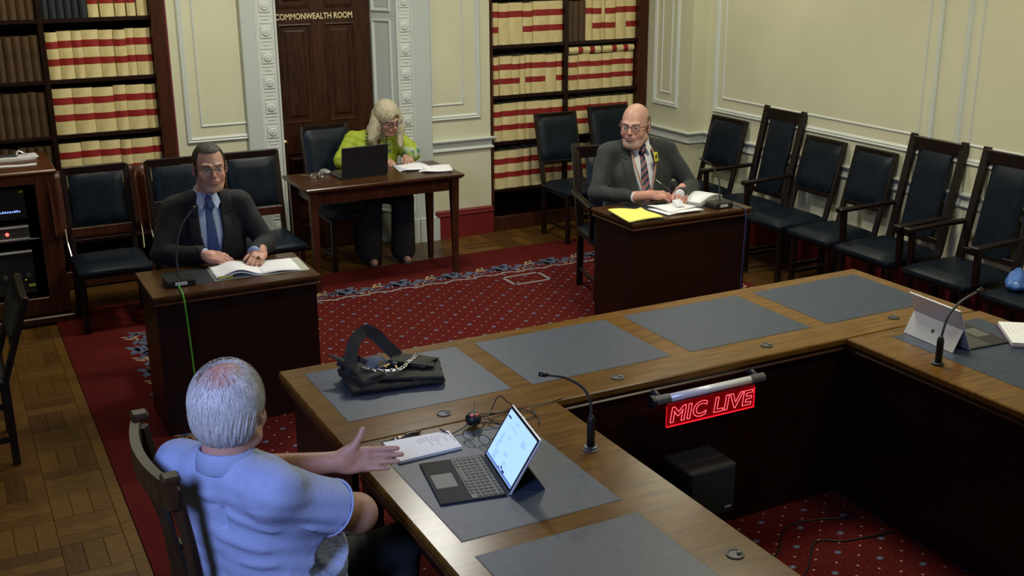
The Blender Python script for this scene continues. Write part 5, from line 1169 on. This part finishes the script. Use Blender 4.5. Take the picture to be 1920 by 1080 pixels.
# ---- man in blue tie at the left desk
NAVYJ = mat('black_navy_wool', (0.00384, 0.0044, 0.0072), .8, (0.006, 0.0068, 0.0104), 50, sheen=.02, bump=.2, bscale=250); BSH = mat('pale_blue_cotton', (.36, .46, .66), .7, bump=.1, bscale=300)
def tie_mat(name, c1, c2, mode):
    m = mat(name, c1, .45); nt = m.node_tree; N = nt.nodes; L = nt.links; b = N['Principled BSDF']; tc = N.new('ShaderNodeTexCoord'); sx = N.new('ShaderNodeSeparateXYZ'); L.new(tc.outputs['Object'], sx.inputs[0])
    def M(op, *a):
        n = N.new('ShaderNodeMath'); n.operation = op
        for i, x in enumerate(a):
            if isinstance(x, (int, float)): n.inputs[i].default_value = x
            else: L.new(x, n.inputs[i])
        return n.outputs[0]
    cr = N.new('ShaderNodeValToRGB'); cr.color_ramp.interpolation = 'CONSTANT'; e = cr.color_ramp.elements
    if mode == 'dots':
        s = M('MULTIPLY', M('SINE', M('MULTIPLY', M('ADD', sx.outputs[0], sx.outputs[2]), 520)), M('SINE', M('MULTIPLY', M('SUBTRACT', sx.outputs[0], sx.outputs[2]), 520)))
        e[0].color = (*c1, 1); e[1].position = .45; e[1].color = (*c2, 1); L.new(s, cr.inputs[0])
    else:
        s = M('WRAP', M('ADD', M('MULTIPLY', M('SUBTRACT', sx.outputs[2], M('MULTIPLY', sx.outputs[0], .9)), 22.0), 40), 1, 0)
        e[0].color = (.010, .014, .045, 1); e[1].position = .45; e[1].color = (.22, .020, .035, 1)
        for p, c in ((.40, (.5, .48, .5)), (.78, (.5, .48, .5)), (.83, (.010, .014, .045))): q = e.new(p); q.color = (*c, 1)
        L.new(s, cr.inputs[0])
    L.new(cr.outputs[0], b.inputs['Base Color']); return m
m1, HM1, L1, D1 = suit_person(dict(label='man in black suit and blue tie seated behind the left desk', xy=(1.24, 6.03), yaw=-4, head=(1.262, 5.985, 1.243), hyaw=-2, hpitch=1, hscale=1.04,
    sz=1.055, sw=.185, lean=-.0, wd=.185, dp=.125, hcol=dict(skin=(.52, .29, .215), brow=(.10, .06, .045), stub=.25, stubc=(.28, .2, .17)),
    elR=(-.27, -.07, .80), elL=(.285, -.08, .80), wrR=(-.075, -.215, .812), wrL=(.19, -.27, .812), jm=NAVYJ, sm=BSH, tm=tie_mat('blue_dotted_silk', (.022, .045, .16), (.09, .14, .34), 'dots'), pm=NAVYJ, vslope=.22, vmax=.058,
    hands=[dict(w=(1.165, 5.795, .812), u=(.78, -.55, -.18), n=(-.10, -.45, .89), side=1, curl=(.55, .6, .6, .6), thumb=(.7, .5)), dict(w=(1.445, 5.745, .812), u=(-.50, -.82, -.22), n=(.25, -.25, .93), side=-1, curl=(.28, .3, .36, .4), thumb=(.6, .25))]))
BRH = mat('dark_brown_hair', (.022, .014, .010), .5, (.045, .028, .018), 60, (3, 3, 1), bump=.4, bscale=200); 
def kp1(a, b_, c):
    hl = .085+.0*a+(np.abs(a) > .028)*.0-.35*np.abs(a)   # receding front hair line height by |x|
    front = .060+.42*np.clip(.055-np.abs(a), 0, .02)*-1.0+.0*b_-c+.0; front = np.where(b_ < -.005-.35*np.abs(a), np.maximum(.082-c-.18*np.clip(np.abs(a)-.02, 0, 1)*-1, -(b_+.093-.9*np.clip(np.abs(a)-.022, 0, .05))), -1.0)
    low = -(c+.035)+.0*b_+0*a; ear = np.maximum(np.maximum(np.abs(b_-.002)-.022, c-.012), .05-np.abs(a))
    return np.maximum(np.maximum(front, low-.35*(b_-.02)), -ear)
hair(m1, HM1, BRH, .0055, kp1, noise=.0014)
glasses(m1, HM1, BLACK, .0011, .027, .015, 3.5, .0, half=True)
MB().lathe([(.0098, -.002), (.0098, .002), (.0088, .002), (.0088, -.002)], n=14, M=Matrix.Translation(L1((1.405, 5.655, .800))) @ Matrix.Rotation(R(75), 4, 'X')).build('ring', mat('gold_ring', (.8, .65, .4), .25, metal=1), m1)
# ---- bald man at the right desk
GREYJ = mat('charcoal_wool', (0.01716, 0.02106, 0.02106), .8, (0.02574, 0.03042, 0.03042), 60, sheen=.08, bump=.25, bscale=250); WSH = mat('white_cotton', (.62, .63, .66), .7)
m2, HM2, L2, D2 = suit_person(dict(label='bald bearded man in charcoal suit and striped tie seated behind the right desk', xy=(4.115, 6.17), yaw=-14, head=(4.060, 6.12, 1.228), hyaw=-50, hpitch=4, hscale=1.12, fat=.010, jaw=.007,
    sz=1.075, sw=.215, lean=-.02, wd=.225, dp=.165, belly=1, hcol=dict(skin=(.52, .285, .225), brow=(.22, .15, .12), stub=.35, stubc=(.30, .23, .20), goatee=.55, lip=(.36, .15, .13), browh=.6),
    elR=(-.315, -.12, .80), elL=(.335, -.13, .81), wrR=(-.145, -.325, .810), wrL=(.175, -.35, .815), jm=GREYJ, sm=WSH, tm=tie_mat('striped_silk', (0, 0, 0), (0, 0, 0), 'stripe'), pm=GREYJ, vslope=.24, vbot=.62, vmax=.075,
    hands=[dict(w=(4.025, 5.855, .815), u=(.93, -.30, -.05), n=(-.05, -.35, .93), side=1, curl=(.40, .5, .6, .65), thumb=(.7, .5), fore=(3.90, 5.885, .812), fr=(.028, .034), size=1.04), dict(w=(4.245, 5.83, .835), u=(-.50, -.72, -.42), n=(.05, -.50, .86), side=-1, curl=(.5, .55, .6, .65), thumb=(.55, .3), size=1.04)]))
GRH = mat('short_grey_brown_hair', (.10, .075, .055), .6, (.16, .125, .10), 60, bump=.3, bscale=200)
def kp2(a, b_, c):
    top = (c-.052+.25*np.maximum(-b_-.01, 0))+0*a; front = -(b_+.005)+0*a+0*c; low = -(c+.055-.4*(b_-.04))+0*a; ear = np.maximum(np.maximum(np.abs(b_-.006)-.024, c-.014), .05-np.abs(a))
    return np.maximum(np.maximum(np.maximum(top, front), low), -ear)
hair(m2, HM2, GRH, .0035, kp2, noise=.0012)
glasses(m2, HM2, mat('brown_frame', (.05, .025, .018), .35), .0018, .026, .018, 3.0, .002)
# badge and lanyard
bd = MB().rbox if False else None
mb = MB(); mb.box(-.017, .017, -.003, .003, -.030, .030, .006); bdg = mb.build('yellow_badge', mat('badge_yellow', (.72, .66, .04), .5), m2); bdg.location = (.062, -.190, 1.035); bdg.rotation_euler = (R(-12), 0, R(24))
dk = MB(); dk.box(-.010, .008, -.0042, -.003, -.004, .012, .001); dk.box(-.012, -.006, -.0042, -.003, -.02, .006, .001); dk.box(-.002, .010, -.0042, -.003, -.016, -.008, .001); dk.box(.004, .010, -.0042, -.003, .014, .022, .001); dk.build('badge_print', BLACK, bdg)
LAN = mat('lanyard_ribbon', (.28, .22, .20), .6, (.40, .16, .08), 40)
def ribbon(pts, w_, th, m, nm, parent, nrm=(0, -1, 0)):
    P = smoothpath(pts, 6); v = []; N_ = Vector(nrm)
    for i, p in enumerate(P):
        tg = (P[min(i+1, len(P)-1)]-P[max(i-1, 0)]).normalized(); s = tg.cross(N_).normalized()
        v += [p+s*w_/2-N_*0, p-s*w_/2, p-s*w_/2+N_*th, p+s*w_/2+N_*th]
    f = [(i*4+k, i*4+(k+1) % 4, i*4+4+(k+1) % 4, i*4+4+k) for i in range(len(P)-1) for k in range(4)]
    return MB().add(v, f).build(nm, m, parent, True)
ly = -.02; szz = 1.075
for s in (-1, 1): ribbon([(s*.070, ly-.035, szz+.015), (s*.075, ly-.125, szz-.07), (s*.055, ly-.172, szz-.16), (s*.03, ly-.195, szz-.26)], .012, .002, LAN, 'lanyard', m2)
t = thing('pen', 'dark pen in the right hand of the bald man', 'pen', (4.095, 5.80, .865), 0); MB().tube([(-.045, .06, .045), (.0, 0, .0), (.02, -.03, -.022), (.026, -.04, -.028)], [.0038, .0042, .004, .001], 8).build('barrel', BLACK, t, True); MB().beam((-.040, .057, .044), (-.018, .027, .022), .002, .003, .0005).build('clip', CHROME, t)

# ---- woman at the clerk table
W = person('woman with long blonde hair and lime green blouse writing at the clerk table', (2.955, 8.06, 0), R(0)); W.rotation_euler = (0, 0, R(-8))
LMw = Matrix.Translation((2.955, 8.06, 0)) @ Matrix.Rotation(R(-8), 4, 'Z'); IMw = LMw.inverted(); Lw = lambda p: tuple(IMw @ Vector(p)); Dw = lambda d: tuple(IMw.to_3x3() @ Vector(d))
hcw = Vector(Lw((3.015, 7.90, 1.118))); HMw = head_matrix(hcw, 22, 24, -6, 1.0); IHw = HMw.inverted(); szw = .985
neckw = Vector((.0, -.03, szw+.02)); g = head_geo(tuple(IHw @ neckw), .003, -.004).mesh(); CV = head_color((.44, .245, .185), brow=(.25, .17, .11), lip=(.42, .10, .10))(g[0])
hR = hand_geo(Lw((2.94, 7.90, .80)), Dw((.75, -.6, -.15)), Dw((-.2, -.3, .93)), 1, (.6, .65, .7, .7), (.7, .4), h=.003, size=.92)
hL = hand_geo(Lw((3.17, 7.905, .815)), Dw((-.22, -.93, -.22)), Dw((.0, -.2, .97)), -1, (.22, .24, .26, .3), (.5, .2), h=.003, size=.92, spread=.13)
ch_ = Vox((-.13, -.22, szw-.22), (.13, .14, szw+.08), .005); ch_.cone((0, -.03, szw-.2), (0, -.015, szw-.06), .105, .058, .03, (1, 1.35, 1)).cone((0, -.0, szw-.04), tuple(neckw), .05, .05, .03); chm = ch_.mesh()
sk_ = np.array((.43, .24, .18))
vmesh('body', join([xf(g, HMw), hR, hL, chm]), SKIN, W, np.concatenate([CV]+[np.tile(sk_, (len(q[0]), 1)) for q in (hR, hL, chm)]))
eyes(W, HMw, (0, -.4)); glasses(W, HMw, BLACK, .0019, .025, .014, 4, -.004, -.108)
BL = mat('lime_green_blouse', (0.306, 0.378, 0.0315), .7, (0.36, 0.432, 0.045), 25, bump=.2, bscale=120)
V = Vox((-.36, -.42, .50), (.36, .20, szw+.07), .007); V.cone((0, .03, .52), (0, .0, .80), .175, .165, .02, (1, 1.35, 1)).ell((0, -.005, szw-.18), (.168, .135, .175), .05).cone((-.14, -.0, szw-.035), (.14, -.0, szw-.035), .055, .055, .05)
for s, e, w_ in ((-1, (-.255, -.06, .80), (-.01, -.175, .80)), (1, (.265, -.05, .83), (.275, -.125, .815))):
    V.cone((s*.165, 0, szw-.045), e, .062, .066, .03).cone(e, w_, .066, .050, .02)
V.cone((.215, -.03, .90), (.27, -.10, .84), .060, .060, .04)
a, b_, c = V.xyz(); V.f += (.004*np.sin(a*60+c*40)*np.sin(b_*70+c*50)).astype(np.float32)
cut = np.maximum(np.abs(a)-np.clip((c-(szw-.15))*.34, 0, .05), b_+.02); V.f = np.maximum(V.f, -cut.astype(np.float32)); V.cone((0, -.01, szw-.0), tuple(neckw+Vector((0, -.02, .1))), .058, .058, .01, cut=True)
vf = V.mesh(); bl = vmesh('blouse', vf, mat('blouse_cloth', (.4, .4, .1), .7, vcol=True, scale=30, bump=.2, bscale=120), W, None)
def blouse_col(P):
    C = np.tile(np.array((.34, .42, .030)), (len(P), 1)); r_ = np.random.default_rng(5)
    def spots(C, col, n, lo, hi, s):
        for _ in range(n):
            c_ = r_.uniform(lo, hi); C = blend(C, col, np.clip(1.8*gauss(P, c_, (s*r_.uniform(.6, 1.2), .03, s*r_.uniform(.8, 1.6))), 0, .9))
        return C
    teal = (.02, .10, .12); wht = (.45, .52, .42)
    for lo, hi, n in (((-.13, -.19, .84), (-.03, -.12, .98), 9), ((.03, -.19, .84), (.11, -.12, .98), 8), ((.20, -.20, .79), (.33, -.06, .88), 14), ((-.26, -.12, .8), (-.14, -.05, .98), 3)):
        C = spots(C, teal, n, lo, hi, .010); C = spots(C, wht, n, lo, hi, .007)
    return C
Cb = blouse_col(vf[0]); at = bl.data.color_attributes.new('Col', 'FLOAT_COLOR', 'POINT')
if len(bl.data.vertices) == len(Cb): at.data.foreach_set('color', np.c_[Cb, np.ones(len(Cb))].astype(np.float32).ravel())
# necklace of dark beads
mb = MB()
for k in range(21):
    u = k/20*2-1; x = .085*math.sin(u*1.7)*(1-.1*abs(u)); p = (x, -.115-.05*(1-u*u)*0-.018*(1-u*u), szw-.145*(1-u*u)+.015); M_ = Matrix.Translation(p); mb.lathe([(.001, -.008), (.0075, -.004), (.0075, .004), (.001, .008)], n=8, M=M_)
mb.build('bead_necklace', mat('dark_beads', (.03, .015, .02), .3), W, True)
# blonde hair: cap plus long side falls
BLOND = mat('platinum_blonde_hair', (.30, .25, .15), .42, (.66, .60, .44), 40, (6, 6, 1), bump=.5, bscale=150)
V = Vox((-.125, -.15, -.12), (.125, .16, .155), .0035); cran(V, .016)
a, b_, c = V.xyz(); face = np.maximum(np.maximum(np.abs(a)-.060, b_+.030), c-.072+.9*np.abs(a-.012)); V.f = np.maximum(V.f, -face.astype(np.float32)*.9)
capm = xf(V.mesh(), HMw)
hx, hy, hz = hcw
V = Vox((hx-.20, hy-.16, hz-.27), (hx+.20, hy+.20, hz+.10), .0045)
V.cone((hx-.058, hy+.045, hz+.03), (hx-.095, hy+.040, hz-.10), .050, .048, .03).cone((hx-.095, hy+.040, hz-.10), (hx-.115, hy+.02, hz-.185), .046, .022, .02)
V.cone((hx-.065, hy+.005, hz-.02), (hx-.125, hy-.005, hz-.15), .046, .032, .03); V.cone((hx-.02, hy+.07, hz+.01), (hx-.05, hy+.10, hz-.13), .060, .055, .03)
V.cone((hx+.062, hy+.015, hz+.03), (hx+.088, hy-.015, hz-.09), .042, .036, .03).cone((hx+.088, hy-.015, hz-.09), (hx+.082, hy-.045, hz-.205), .034, .018, .02)
a, b_, c = V.xyz(); an = np.arctan2(a-hx, b_-hy); V.f += (.0018*np.sin(an*38+3*np.sin(c*9))+.0012*np.sin(an*71+2*np.sin(c*14))).astype(np.float32)
vmesh('hair', join([capm, V.mesh()]), BLOND, W)
# black trousers and sandal
BT = mat('black_trouser_cloth', (.009, .009, .012), .85)
V = Vox((-.26, -.44, .03), (.34, .22, .64), .011); V.ell((0, .04, .52), (.18, .15, .10), .03)
for s, kn, an in ((-1, (-.10, -.27, .50), (-.10, -.18, .10)), (1, (.16, -.22, .50), (.16, -.18, .09))): V.cone((s*.09, .04, .51), kn, .085, .075, .03).cone(kn, an, .085, .095, .03)
vmesh('trousers', V.mesh(), BT, W)
for x in (-.10, .16):
    V = Vox((x-.06, -.36, -.0), (x+.06, -.10, .10), .006); V.cone((x, -.17, .05), (x+.01, -.27, .030), .034, .028, .02).cone((x, -.17, .05), (x, -.17, .10), .03, .03, .01).rbox((x, -.2, -.012), (.09, .2, .020), .001, 0, cut=True); vf = V.mesh(); vmesh('foot', vf, SKIN, W, np.tile(np.array((.38, .2, .15)), (len(vf[0]), 1)))
    MB().box(x-.036, x+.040, -.31, -.13, .004, .014, .004).build('sandal_sole', BLACK, W); MB().tube([(x-.033, -.235, .015), (x-.02, -.235, .05), (x+.02, -.235, .052), (x+.040, -.235, .015)], .007, 6).build('sandal_strap', BLACK, W)

# ---- white haired man in the foreground, seen from behind; built in world axes
N_ = person('white haired man in pale blue short sleeved shirt, seen from behind, gesturing', (0, 0, 0), 0)
HMn = head_matrix((.583, 2.775, 1.214), 142, 6, 2, 1.06); IHn = HMn.inverted()
g = head_geo(tuple(IHn @ Vector((.556, 2.752, 1.085))), .006, .004, h=.003).mesh()
def ncol(P):
    C = head_color((.50, .27, .20))(P); C = blend(C, (.56, .27, .22), np.clip(1.3*gauss(P, (0, .05, .11), (.05, .055, .045)), 0, 1)); return blend(C, (.48, .20, .15), .6*gauss(P, (.085, .01, 0), (.015, .03, .04)))
CV = ncol(g[0])
lw = (.930, 2.945, .905)
hl = hand_geo(lw, (.93, -.20, -.05), (.25, .85, -.36), -1, (.14, .10, .22, .34), (.66, -.35), fore=(.66, 3.02, .905), fr=(.030, .048), h=.0026, size=1.0, spread=.004)
ra = Vox((.38, 2.45, .62), (1.05, 3.1, 1.10), .005); ra.cone((.66, 2.62, .99), (.800, 2.652, .918), .028, .056, .02).cone((.800, 2.652, .918), (.888, 2.69, .865), .056, .053, .02).ell((.888, 2.69, .865), (.054, .052, .052), .02).cone((.888, 2.69, .865), (.76, 2.93, .86), .050, .034, .02).cone((.67, 2.63, .98), (.52, 2.86, .98), .028, .028, .02).cone((.52, 2.87, .98), (.67, 3.02, .895), .03, .036, .02).cone((.60, 2.76, .95), (.565, 2.75, 1.07), .035, .045, .02).cone((.70, 2.82, .70), (.62, 2.78, .95), .09, .05, .03); ram = ra.mesh()
rh = hand_geo((.75, 2.94, .86), (-.6, .8, -.05), (.75, .5, .3), 1, (.4, .4, .4, .4), h=.004)
sk2 = np.array((.46, .25, .17))
body = vmesh('body', join([xf(g, HMn), hl, ram, rh]), SKIN, N_, np.concatenate([CV]+[np.tile(sk2*(1.04 if i == 0 else 1), (len(q[0]), 1)) for i, q in enumerate((hl, ram, rh))]))
eyes(N_, HMn)
# fingernails
# hair
WH = mat('white_grey_hair', (.40, .39, .36), .55, (.60, .59, .56), 30, (5, 5, 1), bump=.6, bscale=160)
def kpn(a, b_, c):
    bald = .067-np.sqrt((a/.95)**2+((b_-.046)/1.15)**2+((c-.115)/.9)**2)
    front = -(b_+.055+.3*(c-.06))+0*a; low = -(c+.100-.25*(b_-.07))+0*a; ear = np.maximum(np.maximum(np.abs(b_-.010)-.026, c-.016), .055-np.abs(a))
    return np.maximum(np.maximum(front, low), np.maximum(-ear, bald))
hr = hair(N_, HMn, WH, .012, kpn, noise=.0016, freq=(200, 30))
# strands
rs = np.random.default_rng(11); sv = []; sf = []
def surf(p):  # push a direction onto hair shell, head frame
    c0 = np.array((0, .018, .028)); r_ = np.array((.077, .097, .092))+.0125; d = p-c0; return c0+d/np.sqrt(((d/r_)**2).sum())
cr0 = np.array((0.0, .055, .10))
cnt = 0
while cnt < 6500:
    d = rs.normal(size=3); d /= np.linalg.norm(d); p = surf(np.array((0, .018, .028))+d*.1)
    if p[1] < -.045-.3*(p[2]-.06) or p[2] < -.088: continue
    q = np.sqrt(p[0]**2+((p[1]-.046)/1.15)**2+((p[2]-.115)/.9)**2)
    if q < .064 and rs.random() > .18+.6*(q/.064)**3: continue
    if abs(p[1]-.01) < .024 and p[2] < .012 and abs(p[0]) > .055: continue
    fl = p-cr0; fl[2] -= .06; fl += rs.normal(size=3)*.012; nrm = (p-np.array((0, .018, .028))); nrm /= np.linalg.norm(nrm); fl -= nrm*(fl@nrm); fl /= np.linalg.norm(fl)+1e-6
    L_ = rs.uniform(.018, .038); w_ = rs.uniform(.0004, .0008); sd = np.cross(fl, nrm)*w_; b0 = len(sv)
    for k in range(4):
        t_ = k/3; pt = surf(p+fl*L_*t_)+nrm*(.0005+.0022*math.sin(t_*2.6))
        if pt[2] < -.108: pt[2] = -.108
        sv += [pt-sd*(1-t_*.7), pt+sd*(1-t_*.7)]
    for k in range(3): sf.append((b0+2*k, b0+2*k+1, b0+2*k+3, b0+2*k+2))
    cnt += 1
SV = np.array(sv); so = vmesh('hair_strands', xf((SV, np.array(sf)), HMn), mat('white_hair_strand', (.55, .54, .51), .5, (.72, .71, .68), 30), hr); so['kind'] = 'stuff'
# shirt
SHN = mat('pale_blue_check_cotton', (.30, .37, .56), .75, vcol=False, bump=0)
nt = SHN.node_tree; b = nt.nodes['Principled BSDF']; tc = nt.nodes.new('ShaderNodeTexCoord'); ck = nt.nodes.new('ShaderNodeTexChecker'); ck.inputs['Scale'].default_value = 300; ck.inputs['Color1'].default_value = (.275, .335, .53, 1); ck.inputs['Color2'].default_value = (.325, .385, .575, 1)
nt.links.new(tc.outputs['Object'], ck.inputs[0]); nt.links.new(ck.outputs[0], b.inputs['Base Color'])
nz = nt.nodes.new('ShaderNodeTexNoise'); nz.inputs['Scale'].default_value = 22; nz.inputs['Detail'].default_value = 5; nt.links.new(tc.outputs['Object'], nz.inputs['Vector']); bp = nt.nodes.new('ShaderNodeBump'); bp.inputs['Strength'].default_value = .35; bp.inputs['Distance'].default_value = .01; nt.links.new(nz.outputs[0], bp.inputs['Height']); nt.links.new(bp.outputs[0], b.inputs['Normal'])
# torso frame: forward f=(.80,.60), right r=(.60,-.80)
fx, rx = np.array((.80, .60, 0)), np.array((.60, -.80, 0))
def W3(c, f_, r_, z): return (c[0]+fx[0]*f_+rx[0]*r_, c[1]+fx[1]*f_+rx[1]*r_, z)
cN = (.560, 2.755)
V = Vox((.25, 2.30, .44), (1.10, 3.30, 1.17), .0062)
RT = np.array([rx, fx, (0, 0, 1)]).T
V.ell(W3(cN, .12, .02, .60), (.215, .20, .17), .03, RT).ell(W3(cN, .13, .02, .74), (.220, .195, .17), .06, RT).ell(W3(cN, .065, .0, .90), (.205, .145, .17), .07, RT)
V.cone(W3(cN, -.01, -.155, 1.035), W3(cN, -.01, .165, 1.030), .066, .066, .06).cone(W3(cN, -.01, -.05, 1.045), W3(cN, -.01, .05, 1.045), .052, .052, .05)
rs_ = np.array((.675, 2.605, 1.010)); re_ = np.array((.890, 2.69, .865)); d = (re_-rs_)/np.linalg.norm(re_-rs_); send = rs_+d*.172
V.cone(tuple(rs_-np.array((.03, -.04, 0))), tuple(rs_+d*.20), .070, .080, .05)
ls_ = np.array((.465, 2.890, 1.02)); le_ = np.array((.66, 3.03, .895)); V.cone(tuple(ls_), tuple(ls_+(le_-ls_)*.80), .066, .070, .05)
a, b_, c = V.xyz()
dd = (a-send[0])*d[0]+(b_-send[1])*d[1]+(c-send[2])*d[2]; lat = np.sqrt((a-send[0])**2+(b_-send[1])**2+(c-send[2])**2)
V.f = np.where(lat < .19, np.maximum(V.f, dd.astype(np.float32)), V.f)
V.cone((.556, 2.752, 1.10), (.57, 2.763, 1.25), .060, .070, .008, cut=True)
# folds: radiating from the right armpit, across the small of the back; back yoke seam
f_ = (a-cN[0])*fx[0]+(b_-cN[1])*fx[1]; r_ = (a-cN[0])*rx[0]+(b_-cN[1])*rx[1]
def fold(p0, p1, w_, amp):
    p0 = np.array(p0); p1 = np.array(p1); ba = p1-p0; t_ = np.clip(((a-p0[0])*ba[0]+(b_-p0[1])*ba[1]+(c-p0[2])*ba[2])/(ba@ba), 0, 1)
    ds = np.sqrt((a-p0[0]-t_*ba[0])**2+(b_-p0[1]-t_*ba[1])**2+(c-p0[2]-t_*ba[2])**2); return (-amp*np.exp(-(ds/w_)**2)*np.sin(np.pi*np.clip(t_*.9+.08, 0, 1))).astype(np.float32)
PT = lambda r2, z, f2: W3(cN, f2, r2, z)
for q in ((PT(.01, .985, -.09), PT(.20, .905, -.03), .012, .010), (PT(.0, .90, -.10), PT(.22, .84, -.02), .014, .010), (PT(.02, .83, -.10), PT(.24, .80, .0), .013, .008), (PT(-.12, .77, -.08), PT(.14, .74, -.09), .013, .009), (PT(-.10, .70, -.08), PT(.16, .68, -.06), .012, .008),
          (PT(-.12, 1.03, -.06), PT(.02, 1.0, -.09), .014, .007), (tuple(rs_+d*.03+np.array((0, 0, .05))), tuple(rs_+d*.20+np.array((.0, -.0, .04))), .013, .009), (tuple(rs_+d*.0+np.array((-.02, -.03, -.02))), tuple(rs_+d*.18+np.array((-.02, -.06, -.0))), .012, .009), (tuple(rs_+np.array((-.04, -.05, -.06))), tuple(rs_+d*.17+np.array((0, -.05, -.05))), .012, .010), (PT(.16, .70, -.03), PT(.22, .85, .0), .014, .008)):
    V.f += fold(*q)
V.f += (.0022*np.sin(r_*55+c*70)*np.sin(c*50-r_*35+f_*30)).astype(np.float32)
yoke = np.exp(-((c-.985-.12*r_)/.004)**2)*(f_ < .0)*(np.abs(r_) < .17); V.f += (.0022*yoke).astype(np.float32)
pl_ = np.exp(-((r_-.035-(.99-c)*.05)/.006)**2)*(c < .985)*(c > .92)*(f_ < .02); V.f += (.009*pl_).astype(np.float32)
s1 = V.mesh()
sh = vmesh('shirt', s1, SHN, N_)
# collar band: stands round the back of the neck and folds over
cc_ = np.array((.558, 2.754)); fa = math.atan2(.60, .80); prof = [(.0665, 1.075), (.0665, 1.112), (.0690, 1.121), (.0735, 1.117), (.0855, 1.068), (.0825, 1.065), (.0715, 1.105), (.0700, 1.075)]
cv = []; cf = []; nA = 40
for k in range(nA+1):
    a_ = fa+math.pi+R(-158+316*k/nA)
    for r2_, z2 in prof: cv.append((cc_[0]+r2_*math.cos(a_), cc_[1]+r2_*math.sin(a_), z2-.10*(math.cos(a_-fa)*.07+.02)))
npf = len(prof)
for k in range(nA):
    for q in range(npf): cf.append((k*npf+q, k*npf+(q+1) % npf, (k+1)*npf+(q+1) % npf, (k+1)*npf+q))
cf.append(tuple(range(npf))); cf.append(tuple(nA*npf+q for q in range(npf)))
MB().add(cv, cf).build('collar', SHN, sh, True)
hem = [send+d*.002+np.array(q) for q in []]
u1 = np.cross(d, (0, 0, 1)); u1 /= np.linalg.norm(u1); u2 = np.cross(d, u1)
MB().tube([tuple(send-d*.004+(u1*math.cos(a_)+u2*math.sin(a_))*.0775) for a_ in [2*math.pi*k/28 for k in range(28)]], .0035, 6, True).build('sleeve_hem', SHN, sh, True)
# trousers: thighs run forward under the table
DT = mat('dark_trouser_cloth', (.020, .024, .030), .8)
V = Vox((.35, 2.40, 0.05), (1.45, 3.20, .66), .012); V.ell((.62, 2.80, .545), (.20, .19, .10), .03)
for y0, y1 in ((2.70, 2.62), (2.92, 2.98)): V.cone((.66, y0, .56), (1.12, y1, .55), .092, .070, .03).cone((1.12, y1, .55), (1.10, y1, .10), .068, .052, .02)
vmesh('trousers', V.mesh(), DT, N_)
for y in (2.62, 2.98):
    V = Vox((1.02, y-.07, 0), (1.34, y+.07, .14), .008); V.cone((1.10, y, .05), (1.26, y, .038), .043, .038, .02).cone((1.10, y, .06), (1.10, y, .12), .045, .045, .02).rbox((1.15, y, -.012), (.2, .09, .020), .001, 0, cut=True); vmesh('shoe', V.mesh(), BLACK, N_)
